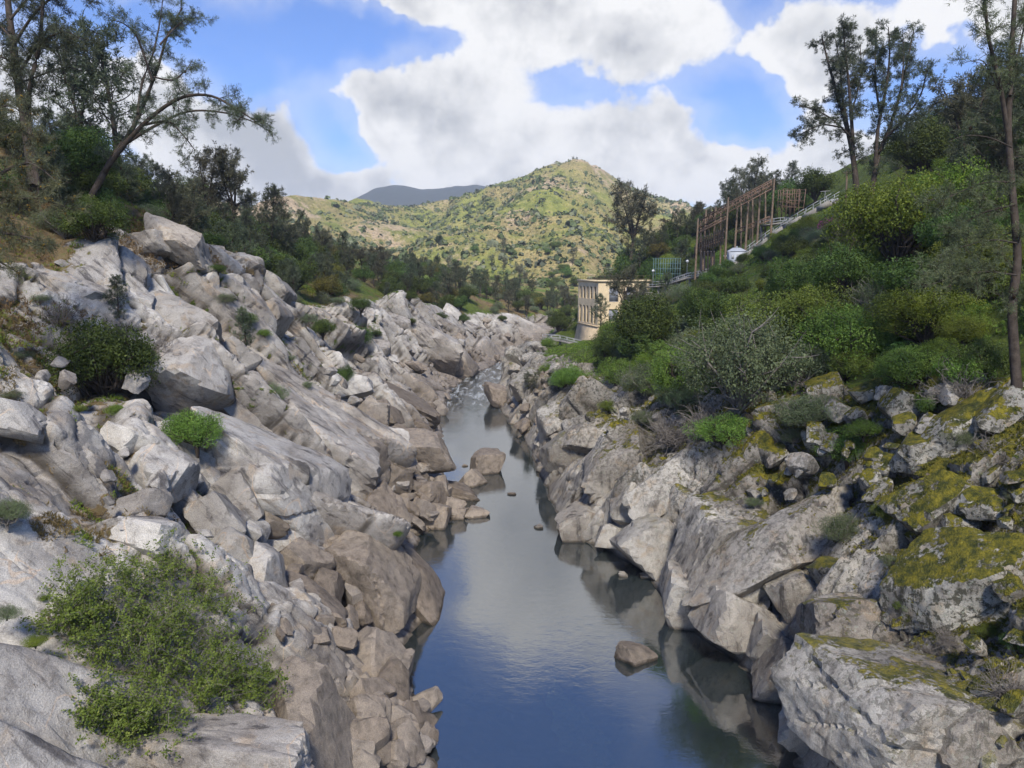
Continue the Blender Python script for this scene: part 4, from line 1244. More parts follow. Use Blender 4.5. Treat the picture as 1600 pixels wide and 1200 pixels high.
# single trees that can be told apart
tree_top('pine', 160, 84, 66, 'upright pine behind the leaning pine, left of the pair', var=0)
tree_top('pine', 205, 84, 78, 'upright pine behind the leaning pine, right of the pair', var=2)
tree_top('pine', 372, 120, 238, 'slim pine on the left skyline, just right of the arching limbs', var=1)
tree_top('pine', 346, 118, 232, 'sparse small pine at the left skyline beside the slim one', var=3)
tree_top('pine', 436, 135, 280, 'dark leaning pine at the lower end of the left skyline', var=4)
tree_top('pine', 974, 157, 414, 'grey pine standing in front of the powerhouse', var=1)
tree_top('pine', 996, 160, 432, 'second grey pine right of the one before the powerhouse', var=3)
tree_top('pine', 938, 156, 462, 'small pine at the near corner of the powerhouse', var=2)
tree_top('pine', 975, 215, 288, 'round-crowned pine standing clear above the powerhouse trees', var=1)
tree_top('pine', 1165, 195, 250, 'open flat-topped pine above the switchyard', var=3)
tree_top('pine', 1128, 200, 288, 'spindly pine left of the flat-topped one', var=0)
tree_top('pine', 1475, 80, 118, 'dark pine between the forked pines and the right edge', var=1)
tree_top('pine', 1530, 66, 100, 'bushy dark pine behind the thin near pine', var=4)
# ------------------------------------------------------------------ woods and shrubs
placed = []
def free(x, y, r):
    for (a, b, c) in placed:
        if (a - x) ** 2 + (b - y) ** 2 < (0.5 * (c + r)) ** 2:
            return False
    placed.append((x, y, r))
    return True

SIZE = {'pine': (0.52, 0.66), 'oak': (0.95, 1.25), 'olive': (0.9, 1.15), 'grey': (0.8, 1.15), 'fresh': (0.8, 1.05), 'shrub': (0.8, 1.0), 'yellow': (0.5, 0.7)}
def size_word(k, s):
    a, b = SIZE[k]
    return 'small' if s < a else 'medium' if s < b else 'tall'
def where_l(lab, px, dd, s, k):
    row = 'low in the left wood' if dd < 6 else 'midway up the left wood' if dd < 18 else 'high in the left wood'
    near = ['under the corner pine', 'beside the leaning pine', 'above the upper outcrop', 'above the streaked flake', 'above the far left bushes', 'above the far pale slabs', 'towards the river bend'][int(np.searchsorted([110, 260, 380, 470, 600, 720], px))]
    return size_word(k, s) + ' ' + lab.split(' in the')[0] + ' ' + row + ', ' + near
def where_r(lab, px, dd, s, k, y=0):
    row = 'just above the right rocks' if dd < 10 else 'halfway up the right slope' if dd < 28 else 'high on the right slope'
    near = ['at the river bend', 'by the powerhouse', 'left of the switchyard', 'below the inclined track', 'below the forked pines', 'left of the thin near pine', 'at the right edge'][int(np.searchsorted([900, 1010, 1130, 1270, 1400, 1520], px))]
    if y > 150 and 1010 < px < 1320:
        near = 'behind the steel rack' if px > 1215 else 'behind the taller gantry posts' if px > 1140 else 'behind the lower gantry posts'
    return size_word(k, s) + ' ' + lab.split(' on the')[0].split(' among')[0] + ' ' + row + ', ' + near
WOOD_L = [('pine', 'grey-green pine in the wood on the left slope', 'pines of the left wood'),
          ('oak', 'dark green oak in the wood on the left slope', 'oaks of the left wood'),
          ('olive', 'olive-brown oak in the wood on the left slope', 'olive oaks of the left wood'),
          ('grey', 'grey leafless-looking shrub in the wood on the left slope', 'grey shrubs of the left wood')]
n = 0
for _ in range(5000):
    y = 48 + 262 * rp.random() ** 1.15
    rim = float(RIML(y))
    d = rim + 1.0 + rp.random() * (26 + 10 * (y > 120))
    x = float(xL(y)) - d
    k = rp.choices([0, 1, 2, 3], [5, 5, 1.2, 2.2])[0]
    kind, lab, grp = WOOD_L[k]
    s = {'pine': rp.uniform(0.42, 0.72), 'oak': rp.uniform(0.8, 1.35), 'olive': rp.uniform(0.75, 1.15), 'grey': rp.uniform(0.8, 1.3)}[kind]
    if y < 75:
        s *= 0.75
    if d - rim < 5:
        s *= 0.8
    r = s * (3.0 if kind != 'pine' else 3.2)
    px = 800 + x / y * FPX
    s *= 1.0 if y < 90 else 1.18
    if px < -80 or not free(x, y, r * 1.0):
        continue
    plant(kind, (x, y, float(ground(x, y)) - 0.25), s, where_l(lab, px, d - rim, s, kind), grp)
    n += 1
    if n >= 300:
        break

# left bank: plants that can be told apart
plant_px('shrub', 160, 615, 200, 'large round dark oak bush on the left rocks', sz=1.15, var=0, near=1.5)
plant_px('shrub', 215, 575, 80, 'small dark bush joined to the right of the large oak bush', var=1)
plant_px('fresh', 308, 695, 112, 'small round green bush on the pale slab, left bank', sz=1.1, var=0, near=3.0)
plant_px('oak', 505, 528, 48, 'round green bush, leftmost of three on the far left rocks', var=0, near=3.0)
plant_px('shrub', 560, 540, 58, 'dull green bush, middle of the far left rocks', var=2, near=3.0)
plant_px('oak', 566, 494, 40, 'small bush just under the edge of the left wood', var=1, near=2.0)
plant_px('shrub', 538, 596, 46, 'dark bush directly above the pale angular boulder', var=1, near=2.5)
plant_px('grey', 430, 625, 60, 'grey twiggy shrub on the mid left slabs', var=0)
plant_px('bare', 245, 560, 90, 'grey leafless bush right of the large oak bush', var=0)
plant_px('bare', 95, 500, 90, 'grey leafless bush above the large oak bush', var=1)
plant_px('grey', 10, 815, 90, 'grey-green bush cut by the left edge', var=1)
plant_px('fresh', 460, 1060, 46, 'small leafy sprig below the willow bush', var=1)
plant_px('fresh', 622, 830, 22, 'little green tuft among the waterline stones', var=2)
plant_px('shrub', 245, 345, 90, 'dark bush on top of the upper outcrop', var=2)
plant_px('shrub', 150, 375, 130, 'dark green bush above the lone pale boulder', var=0)
plant_px('grey', 100, 365, 120, 'grey scrub under the leaning pine', var=2)
plant_px('oak', 310, 345, 100, 'green oak just right of the upper outcrop', var=2)
plant_px('oak', 130, 300, 150, 'dark oak at the foot of the leaning pine', var=0)
plant_px('olive', 515, 468, 60, 'yellow-olive oak at the lower edge of the left wood', var=0)
plant_px('oak', 460, 455, 90, 'rounded grey-green oak at the left wood edge above the rocks', var=1)
plant_px('pine', 190, 520, 46, 'thin young pine above the large oak bush', var=2, sz=1.0)
plant_px('pine', 385, 555, 40, 'thin young pine on the streaked upper slabs', var=4, sz=1.2)
plant_px('yellow', 55, 1005, 50, 'small yellow-flowered clump on the foreground slab', var=0, sz=0.6)
plant_px('grey', 10, 960, 60, 'dry grey clump at the left edge above the yellow one', var=0, sz=0.6)

TUFTS = [(60, 470, 40, 'grey'), (30, 560, 50, 'grey'), (120, 640, 36, 'fresh'), (20, 620, 40, 'grey'), (180, 640, 40, 'fresh'), (235, 700, 24, 'fresh'), (330, 610, 30, 'fresh'), (350, 470, 40, 'grey'), (390, 500, 44, 'shrub'), (300, 440, 36, 'fresh'), (250, 470, 30, 'fresh'), (340, 420, 34, 'shrub'), (455, 560, 30, 'grey'), (480, 600, 30, 'grey'), (610, 480, 30, 'shrub'), (640, 505, 24, 'shrub'), (690, 500, 24, 'oak'), (725, 500, 26, 'oak'), (760, 505, 24, 'oak'), (785, 500, 22, 'shrub'), (640, 470, 30, 'oak'), (700, 478, 34, 'oak'), (415, 520, 30, 'fresh'), (300, 770, 22, 'fresh'), (215, 770, 30, 'grey'), (160, 1010, 26, 'fresh'), (60, 930, 26, 'fresh'), (530, 470, 30, 'grey'), (585, 520, 24, 'shrub'), (480, 500, 40, 'grey')]
for i, (px, py, w_, k) in enumerate(TUFTS):
    plant_px(k, px, py, w_, {'grey': 'small grey scrub tuft in a joint of the left rocks', 'fresh': 'small green tuft in a joint of the left rocks', 'shrub': 'small dark shrub on the left rocks', 'oak': 'small round oak bush at the upper edge of the far left rocks'}[k], 'tufts on the left rocks', sz=0.8)

# willow bush in the foreground
def willow():
    p, t = hit(275, 1080)
    rng = np.random.default_rng(3)
    o = tag(bpy.data.objects.new('willow_bush', None), 'large sprawling bright green willow bush on the foreground slab', 'shrub')
    COL.objects.link(o)
    o.location = p
    wood, crown = Geo(), Geo()
    lobes = [(150, 905, 55), (215, 880, 60), (285, 870, 55), (190, 950, 60), (265, 935, 60), (330, 930, 50), (240, 1000, 60), (310, 1000, 55), (370, 1010, 50), (190, 1055, 50), (250, 1085, 55), (215, 1100, 40), (320, 1065, 45), (390, 1060, 45), (365, 1120, 35), (395, 1145, 35), (130, 930, 40), (420, 1040, 25), (300, 850, 35), (330, 870, 30), (170, 1090, 30), (395, 1165, 22)]
    for (px, py, r) in lobes:
        c, tt = hit(px, py + r * 0.45, 8.0)
        c = c - p
        rr = 0.95 * r * tt / FPX
        c = c + np.array([0.35, -0.3, 0.75]) * rr * 0.5 - FWD * 1.0 + np.array([0.25, 0, 0.2])
        root = c - np.array([0.25, -0.1, 0.75]) * rr
        for j in range(int(44 * (r / 55) ** 1.6)):
            d = rng.normal(size=3); d[2] = abs(d[2]) * 0.8 + 0.15; d[1] -= 0.15
            st = bend(root + rng.normal(size=3) * rr * 0.28, d, rr * rng.uniform(0.9, 1.75), rng.uniform(-0.35, 0.45), rng, 6, 0.45)
            tube(wood, st, 0.014, 0.004, 3)
            tips = [st]
            for q in range(4):
                st2 = bend(st[2 + q % 4], rng.normal(size=3) + np.array([0, 0, .3]), rr * rng.uniform(0.25, 0.6), 0.2, rng, 3, 0.3)
                tube(wood, st2, 0.006, 0.003, 3)
                tips.append(st2)
            for st2 in tips:
                m_ = 22 if st2 is st else 17
                tt2 = rng.uniform(0.35, 1.0, m_) * (len(st2) - 1)
                i0 = np.clip(tt2.astype(int), 0, len(st2) - 2)
                P = st2[i0] + (st2[i0 + 1] - st2[i0]) * (tt2 - i0)[:, None] + rng.normal(size=(m_, 3)) * 0.06
                leaves(crown, P, rng.normal(size=(m_, 3)) * 0.5 + np.array([0, -0.25, 0.8]), rng, 0.095, 0.5, 0.6)
    put('branches', wood.mesh('branches', M_BARKG, True), o)
    put('crown', crown.mesh('crown', F_WILL), o)
willow()

# right slope
n = 0
SH_R = [('fresh', 'bright green shrub on the right slope', 'bright green shrubs of the right slope'),
        ('shrub', 'dark green shrub on the right slope', 'dark green shrubs of the right slope'),
        ('grey', 'grey-green scrub bush on the right slope', 'grey-green scrub of the right slope'),
        ('oak', 'dark oak among the shrubs of the right slope', 'oaks of the right slope'),
        ('yellow', 'yellow-green leafy bush on the right slope', 'yellow-green bushes of the right slope'),
        ('pine', 'grey pine on the right slope', 'pines of the right slope')]
for _ in range(12000):
    y = 30 + 235 * rp.random() ** 1.2
    rim = float(RIMR(y))
    d = rim + 0.5 + rp.random() ** 0.85 * (66 if y < 130 else 52)
    x = float(xR(y)) + d
    px = 800 + x / y * FPX
    if px > 1700:
        continue
    if 8 < x < 40 and 150 < y < 200:
        continue
    py = 420 - (float(ground(x, y)) - CAM_H) / y * FPX
    if 845 < px < 945 and 95 < y < 165:
        continue
    # the cleared strip of the switchyard and its inclined track
    if y < 176 and 24 < x < 62 and y > 150 - (x - 37) * 1.05 - 11:
        continue
    hi = d > 30
    if y > 175:
        k = rp.choices(range(6), [0.4, 1, 1, 5, 0.3, 3])[0]
    elif hi:
        k = rp.choices(range(6), [1, 1.5, 2, 3, 2, 2.5])[0]
    else:
        k = rp.choices(range(6), [4, 1.5, 3, 0.8, 1.3, 0.0])[0]
    kind, lab, grp = SH_R[k]
    s = {'fresh': rp.uniform(0.7, 1.3), 'shrub': rp.uniform(0.7, 1.2), 'grey': rp.uniform(0.6, 1.15), 'oak': rp.uniform(0.6, 1.0), 'yellow': rp.uniform(0.45, 0.85), 'pine': rp.uniform(0.4, 0.62)}[kind]
    if y > 175:
        s *= 1.25
    elif y > 60:
        s *= 1.3
    if d > 44:
        s *= 1.25
    if 84 < y < 150 and 30 < x < 66:
        if kind == 'pine' or (kind == 'oak' and x > 44):
            continue
        s *= 0.7
    r = s * RAD[kind]
    if not free(x, y, r * (0.82 if d < 34 else 1.0)):
        continue
    plant(kind, (x, y, float(ground(x, y)) - 0.25), s, where_r(lab, px, d - rim, s, kind, y), grp, tilt=0.1)
    n += 1
    if n >= 540:
        break
# right slope: plants that can be told apart
SPILL = [(1000, 660, 60, 'grey'), (1170, 700, 70, 'fresh'), (1240, 690, 60, 'grey'), (1350, 680, 70, 'fresh'), (1420, 720, 60, 'grey'), (1100, 735, 50, 'fresh'), (1280, 790, 60, 'grey'), (1380, 800, 50, 'fresh'), (1180, 790, 40, 'grey'), (1540, 740, 60, 'fresh'), (1590, 780, 60, 'grey'), (950, 640, 50, 'fresh'), (930, 620, 50, 'shrub'), (850, 580, 40, 'fresh'), (870, 600, 40, 'grey'), (1450, 640, 70, 'shrub'), (1590, 1010, 70, 'shrub'), (1540, 990, 50, 'fresh'), (1390, 880, 40, 'grey'), (1310, 650, 60, 'fresh')]
for px, py, w_, k in SPILL:
    plant_px(k, px, py, w_, {'grey': 'grey-green tuft rooted between the right bank rocks', 'fresh': 'green tuft rooted between the right bank rocks', 'shrub': 'dark green tuft rooted between the right bank rocks'}[k], 'tufts between the right bank rocks', sz=0.85)
plant_px('fresh', 1130, 690, 130, 'light green bush spilling over the right bank ribs', var=0, sz=0.8)
plant_px('grey', 1270, 670, 150, 'grey-green bush spilling over the mossy rocks', var=1, sz=0.8)
plant_px('grey', 1010, 620, 120, 'grey-green bush below the large oak', var=0)
plant_px('shrub', 1180, 580, 150, 'dark shrub behind the big spreading bush', var=0)
plant_px('fresh', 1270, 520, 160, 'fresh bush in the middle of the right slope', var=1)
plant_px('oak', 1500, 430, 180, 'dark oak behind the yellow-green bushes', var=0)
plant_px('grey', 1500, 690, 90, 'grey wispy bush on the slanting slabs', var=1, sz=0.7)
plant_px('fresh', 1250, 740, 60, 'small green bush on the mossy ribs', var=0, sz=0.8)
plant_px('fresh', 1570, 860, 60, 'green sprig beside the very large lichen boulder', var=1)
plant_px('fresh', 1330, 560, 190, 'wide fresh green shrub above the white-spotted boulder', var=2)
plant_px('fresh', 1430, 600, 150, 'fresh green shrub above the round grey boulder', var=0)
plant_px('yellow', 1530, 470, 200, 'olive-yellow bush left of the thin near pine trunk', var=1)
plant_px('shrub', 1530, 590, 130, 'dark green shrub at the foot of the thin near pine', var=2)
plant_px('oak', 1100, 520, 120, 'mid green oak between the large oak and the track', var=2)
plant_px('grey', 1060, 640, 110, 'dull grey bush over the right bank rocks, left of the spreading one', var=2)
plant_px('fresh', 960, 600, 90, 'green bush hanging over the right bank above the jointed slabs', var=1)
plant_px('oak', 1580, 300, 190, 'dark oak behind the thin near pine', var=1)
plant_px('oak', 1430, 290, 160, 'dark oak at the foot of the right forked pine', var=0)
plant_px('oak', 1000, 560, 150, 'large dark green oak in front of the powerhouse', var=0, sz=1.1)
plant_px('oak', 950, 570, 90, 'dark oak at the river side of the large oak', var=1)
plant_px('fresh', 1200, 540, 220, 'broad bright shrub below the inclined track', var=0)
plant_px('grey', 1150, 635, 250, 'big grey-green spreading bush at mid right', var=0, sz=1.25)
plant_px('grey', 1240, 600, 160, 'grey-green bush right of the big spreading one', var=1)
plant_px('fresh', 1075, 610, 150, 'light green bush left of the big spreading one', var=1)
plant_px('fresh', 890, 600, 80, 'sparse green bush above the right bank narrows', var=2)
plant_px('bare', 1050, 690, 120, 'brown leafless tangle on the right rocks', var=0)
plant_px('bare', 1110, 670, 110, 'grey leafless tangle beside the brown one', var=1)
plant_px('fresh', 1078, 655, 44, 'vivid small green shrub among leafless tangles', var=0)
plant_px('fresh', 1320, 715, 130, 'light leafy shrub on the mossy rocks', var=1, sz=0.8)
plant_px('grey', 1195, 715, 80, 'pale grey-green shrub on the mossy ribs', var=2)
plant_px('grey', 1315, 840, 90, 'wispy grey-green plant on the dark slab', var=0)
plant_px('fresh', 1408, 945, 40, 'small fern-green tuft on the square block', var=2)
plant_px('bare', 1560, 720, 110, 'dead twigs at the right edge below the thin pine', var=0)
plant_px('bare', 1500, 620, 120, 'dead pale brush below the near pine', var=1)
plant_px('bare', 1480, 1000, 60, 'dead twigs beside the enormous boulder', var=0)
plant_px('shrub', 1570, 930, 60, 'dark leafy sprig at the right edge above the cove', var=1)
plant_px('bare', 1570, 1080, 100, 'dry brown twigs at the lower right edge', var=1)
plant_px('yellow', 1400, 430, 240, 'tall yellow-green bush at upper right', var=0, sz=1.2)
plant_px('yellow', 1490, 360, 210, 'yellow-green bush behind the tall one', var=1)
plant_px('yellow', 1440, 540, 200, 'yellow-green bush in the middle of the right slope', var=0)
plant_px('oak', 1320, 480, 150, 'dark oak left of the tall yellow-green bush', var=2)
plant_px('oak', 1240, 490, 130, 'dark green oak under the inclined track', var=0)
plant_px('pink', 1298, 372, 46, 'pink flowering redbud beside the top of the inclined track', var=0)
plant_px('shrub', 1243, 378, 34, 'round bush on the inclined track line', var=0, sz=1.3)
plant_px('pine', 825, 612, 34, 'pale-stemmed small tree at the dark promontory', var=3, sz=0.6)
for i, (px, tp, dp, k) in enumerate([(885, 415, 222, 'oak'), (915, 398, 225, 'oak'), (950, 372, 215, 'oak'), (985, 345, 215, 'oak'), (1010, 352, 205, 'pine'), (1045, 335, 210, 'oak'), (1075, 338, 208, 'oak'), (1100, 318, 200, 'oak'), (1030, 375, 190, 'fresh'), (940, 410, 205, 'fresh'), (1150, 300, 190, 'oak'), (1195, 280, 180, 'pine'), (1225, 268, 175, 'oak'), (1262, 248, 165, 'oak'), (868, 455, 222, 'shrub'), (1060, 375, 186, 'pine')]):
    x, y = (px - 800) / FPX * dp, dp
    z = float(ground(x, y)); zt = at_depth(px, tp, dp)[2]
    hgt = {'oak': 5.4, 'pine': 12.5, 'fresh': 2.9, 'shrub': 2.9}[k]
    plant(k, (x, y, z - 0.3), max(0.35, min(2.4, (zt - z) / hgt)), {'oak': 'dark oak in the wood behind the powerhouse', 'pine': 'grey pine in the wood behind the powerhouse', 'fresh': 'light green tree behind the powerhouse', 'shrub': 'dark bush on the slope left of the powerhouse'}[k], 'trees behind the powerhouse', 1.0)

n = 0
for _ in range(900):
    y = rp.uniform(188, 262); px = rp.uniform(862, 1130)
    x = (px - 800) / FPX * y
    d = x - float(xR(y))
    if d < 6 or not free(x, y, 4.4):
        continue
    k = rp.choices(['oak', 'pine', 'olive'], [5, 2, 0.6])[0]
    s = {'oak': rp.uniform(1.0, 1.5), 'pine': rp.uniform(0.6, 0.85), 'olive': rp.uniform(0.9, 1.3)}[k]
    side = 'left of the tall lone pine' if px < 955 else 'around the tall lone pine' if px < 1020 else 'left of the gantry' if px < 1085 else 'behind the gantry'
    plant(k, (x, y, float(ground(x, y)) - 0.3), s, size_word(k, s) + ' ' + {'oak': 'dark oak', 'pine': 'grey pine', 'olive': 'olive oak'}[k] + ' in the wood behind the powerhouse, ' + side, 'wood behind the powerhouse')
    n += 1
    if n >= 75:
        break
# valley floor trees below the sunlit hill
n = 0
for _ in range(400):
    y = rp.uniform(345, 470)
    px = rp.uniform(520, 900)
    x, z, _r = hill_z(np.array([px]), np.array([y]))
    s = rp.uniform(0.8, 1.5)
    if not free(float(x[0]), y, 6 * s):
        continue
    k = rp.choice(['oak', 'pine', 'fresh', 'oak'])
    sc = {'oak': s, 'pine': s * 0.6, 'fresh': s * 1.3}[k]
    plant(k, (float(x[0]), y, float(z[0]) - 0.3), sc, {'oak': 'oak on the valley floor below the sunlit hill', 'pine': 'pine on the valley floor below the sunlit hill', 'fresh': 'pale green tree on the valley floor below the sunlit hill'}[k], 'trees on the far valley floor')
    n += 1
    if n > 70:
        break
# the lone pair of trees on the summit
for i, px in enumerate((893, 898)):
    x, z, _r = hill_z(np.array([float(px)]), np.array([895.0]))
    plant('pine', (float(x[0]), 895.0, float(z[0]) - 0.3), 0.62, ['left', 'right'][i] + ' one of two tiny trees on the hill summit', None, 1.0, [0, 2][i])

# scattered brush of the far hill: too many and too small to count
rng = np.random.default_rng(12)
N = 20000
hpx = rng.uniform(380, 1120, N); hy_ = 350 + 640 * rng.random(N) ** 0.85
x, z, rk = hill_z(hpx, hy_)
den = fbm2(x * 0.011, hy_ * 0.008, 303, 4) - 0.5 * fbm2(x * 0.0085, hy_ * 0.0042, 201, 3)
keep = rng.random(N) < np.clip(0.36 + 1.7 * den, 0.03, 1.0)
x, hy_, z = x[keep], hy_[keep], z[keep]
sz_ = 0.5 + rng.exponential(0.55, len(x)).clip(0, 2.2) * np.where(rng.random(len(x)) < 0.15, 1.5, 1.0)
m = 8
d = rng.normal(size=(len(x), m, 3)); d /= np.linalg.norm(d, axis=2)[:, :, None]
d[:, :, 2] = np.abs(d[:, :, 2])
P = np.stack([x, hy_, z], 1)[:, None, :] + d * sz_[:, None, None] * np.array([1, 1, 1.15])
rep = np.repeat(sz_, m)
P = P.reshape(-1, 3); dd = d.reshape(-1, 3)
half = rng.random(len(x)) < 0.6
hm = np.repeat(half, m)
for sel, mat in ((hm, leaf_mat('hill_brush_dark', (0.055, 0.075, 0.03), (0.10, 0.125, 0.045), scale=0.05)), (~hm, leaf_mat('hill_brush_grey', (0.08, 0.09, 0.06), (0.15, 0.16, 0.095), scale=0.05))):
    g = Geo()
    k = sel.sum()
    a = np.cross(dd[sel], rng.normal(size=(k, 3))); a /= np.linalg.norm(a, axis=1)[:, None]
    b = np.cross(dd[sel] + 0.4 * rng.normal(size=(k, 3)), a); b /= np.linalg.norm(b, axis=1)[:, None]
    s = (rep[sel] * 0.7)[:, None]
    v = np.stack([P[sel] - a * s, P[sel] + b * s, P[sel] + a * s, P[sel] - b * s], 1).reshape(-1, 3)
    g.add(v, np.arange(k * 4).reshape(-1, 4))
    put('hillside_brush', g.mesh('brush', mat), kind='stuff', label='low brush dotted over the far sunlit hill', cat='brush')

# grass and low herbs
def cover(name, lab, mat, n, reg, size, seed, asp=0.35, up=0.9):
    rng = np.random.default_rng(seed)
    P = []
    y = rng.uniform(reg[0], reg[1], n * 3); d = rng.uniform(reg[2], reg[3], n * 3)
    if reg[4] < 0:
        x = xL(y) - RIML(y) - d
        keep = fbm2(x * 0.22, y * 0.22, seed, 3) > reg[5]
        z = prof(PL, xL(y) - x, y) + 0.66 * 0.9 * fbm2(x * 0.12, y * 0.12, 61, 4)
    else:
        x = xR(y) + RIMR(y) + d
        keep = fbm2(x * 0.22, y * 0.22, seed, 3) > reg[5]
        z = prof(PR, x - xR(y), y) + 0.66 * 0.9 * fbm2(x * 0.12, y * 0.12, 107, 4)
    px = 800 + x / y * FPX
    keep &= (px > -40) & (px < 1650)
    P = np.stack([x, y, z], 1)[keep][:n]
    k = len(P)
    dr = rng.normal(size=(k, 3)) * 0.5 + np.array([0, 0, up]); dr /= np.linalg.norm(dr, axis=1)[:, None]
    g = Geo()
    tufts(g, P, dr, rng, 5, size, size * asp, 0.5, -0.1)
    put(name, g.mesh(name, mat), kind='stuff', label=lab, cat='grass')
cover('dry_grass', 'dry tan grass along the upper left bank', F_DRY, 6000, (34, 120, -4, 7, -1, -0.05), 0.38, 21, 0.14)
cover('green_grass', 'green grass along the upper left bank', F_GRASS, 7000, (34, 160, -5, 9, -1, 0.02), 0.34, 22, 0.16)
cover('undergrowth', 'bright green undergrowth between the shrubs of the right slope', F_LIVE, 15000, (32, 175, -1, 40, 1, -0.3), 0.32, 23, 0.35, 0.7)
cover('undergrowth', 'yellow-green grass on the open part of the right slope', F_GRASS, 12000, (60, 160, 2, 48, 1, -0.15), 0.3, 24, 0.25, 0.9)

# fuzz of moss on the right rocks and grass in the joints of the left ones: far too fine to count
def fuzz(name, lab, side, mat, n, size, seed, pick, wd, cat):
    v, nr, moss, soil2, dd, yy, so = SURF[side]
    rng = np.random.default_rng(seed)
    ok = np.nonzero(pick(v, nr, moss, soil2, dd, yy, so))[0]
    ok = rng.choice(ok, min(n, len(ok)), replace=False)
    P = v[ok] + rng.normal(size=(len(ok), 3)) * 0.06
    g = Geo()
    sc = np.interp(yy[ok], [20, 60, 140], [0.8, 1.2, 2.0])
    tufts(g, P, nr[ok] * 0.6 + np.array([0, 0, 0.6]), rng, 6, size, size * wd, 0.6, -0.05)
    put(name, g.mesh(name, mat), kind='stuff', label=lab, cat=cat)
F_MOSS = leaf_mat('moss_fuzz', (0.06, 0.065, 0.014), (0.17, 0.155, 0.022), (0.28, 0.24, 0.035), 0.2, 1.7, 0.0)
fuzz('moss', 'olive moss cushions over the upper right rocks', 1, F_MOSS, 14000, 0.16, 5, lambda v, n, m, s2, d, y, so: (m * n[:, 2] + 0.35 * fbm2(v[:, 0] * 0.5, v[:, 1] * 0.5, 12, 3) > 0.45) & (v[:, 2] > 5) & (so < 0.5) & (y < 125), 0.5, 'moss')
fuzz('joint_grass', 'dry grass in the joints of the left rocks', -1, F_DRY, 7000, 0.26, 6, lambda v, n, m, s2, d, y, so: (s2 + 0.5 * fbm2(v[:, 0], v[:, 1], 13, 2) > 0.5) & (so < 0.6) & (d > 7) & (y < 150) & (n[:, 2] > 0.4), 0.16, 'grass')
fuzz('joint_grass', 'green grass in the joints of the left rocks', -1, F_GRASS, 6000, 0.24, 7, lambda v, n, m, s2, d, y, so: (s2 + 0.5 * fbm2(v[:, 0] + 9, v[:, 1], 14, 2) > 0.55) & (so < 0.6) & (d > 7) & (y < 150) & (n[:, 2] > 0.4), 0.18, 'grass')
# ------------------------------------------------------------------ powerhouse and switchyard
M_CREAM = plain_mat('cream_plaster', (0.74, 0.60, 0.39), 0.85, 0.14, 0.6, 0.2)
M_CREAMD = plain_mat('cream_base', (0.66, 0.52, 0.34), 0.9, 0.2, 0.8, 0.2)
M_GLASSD = plain_mat('dark_window_glass', (0.03, 0.04, 0.04), 0.12, 0.4, 0.8, 0.5)
M_LOUV = plain_mat('grey_shutter', (0.23, 0.25, 0.29), 0.6, 0.25, 1.5, 0.3)
M_POLE = plain_mat('weathered_pole', (0.19, 0.14, 0.10), 0.85, 0.35, 2.0, 0.2)
M_RUST = plain_mat('rusty_steel', (0.16, 0.105, 0.075), 0.8, 0.4, 2.5, 0.3)
M_GALV = plain_mat('galvanised_steel', (0.36, 0.37, 0.38), 0.55, 0.2, 2.0, 0.4, 0.1)
M_WHITE = plain_mat('white_paint', (0.40, 0.43, 0.48), 0.6, 0.08, 1.5, 0.3)
M_CONC = plain_mat('concrete', (0.25, 0.235, 0.21), 0.9, 0.3, 0.9, 0.2)
M_TEAL = plain_mat('teal_paint', (0.10, 0.17, 0.17), 0.6, 0.3, 1.5, 0.3)
M_INS = plain_mat('brown_porcelain', (0.035, 0.026, 0.022), 0.3, 0.3, 3.0, 0.5)
M_LAMP = plain_mat('white_lamp_globe', (0.8, 0.8, 0.78), 0.4, 0.05, 1.0, 0.4)

CUBE_F = np.array([[0, 1, 3, 2], [4, 6, 7, 5], [0, 4, 5, 1], [2, 3, 7, 6], [0, 2, 6, 4], [1, 5, 7, 3]])
def box(g, c, sx, sy, sz, ax=(1, 0, 0), ay=(0, 1, 0), az_=(0, 0, 1)):
    v = []
    for i in (-.5, .5):
        for j in (-.5, .5):
            for k in (-.5, .5):
                v.append(np.asarray(c) + np.asarray(ax) * sx * i + np.asarray(ay) * sy * j + np.asarray(az_) * sz * k)
    g.add(np.array(v), CUBE_F)
def beam(g, a, b, w, h=None):
    a, b = np.asarray(a, float), np.asarray(b, float)
    d = b - a; L = np.linalg.norm(d); d = d / L
    r = np.array([0, 0, 1.0]) if abs(d[2]) < 0.95 else np.array([0, 1.0, 0])
    s = np.cross(d, r); s /= np.linalg.norm(s)
    u = np.cross(s, d)
    box(g, (a + b) / 2, L, w, h or w, d, s, u)
def part(name, parent, mat, fn):
    g = Geo()
    fn(g)
    return put(name, g.mesh(name, mat), parent)
def empty(name, loc, label, cat, group=None):
    o = bpy.data.objects.new(name, None)
    COL.objects.link(o)
    o.location = Vector(loc)
    return tag(o, label, cat, group)

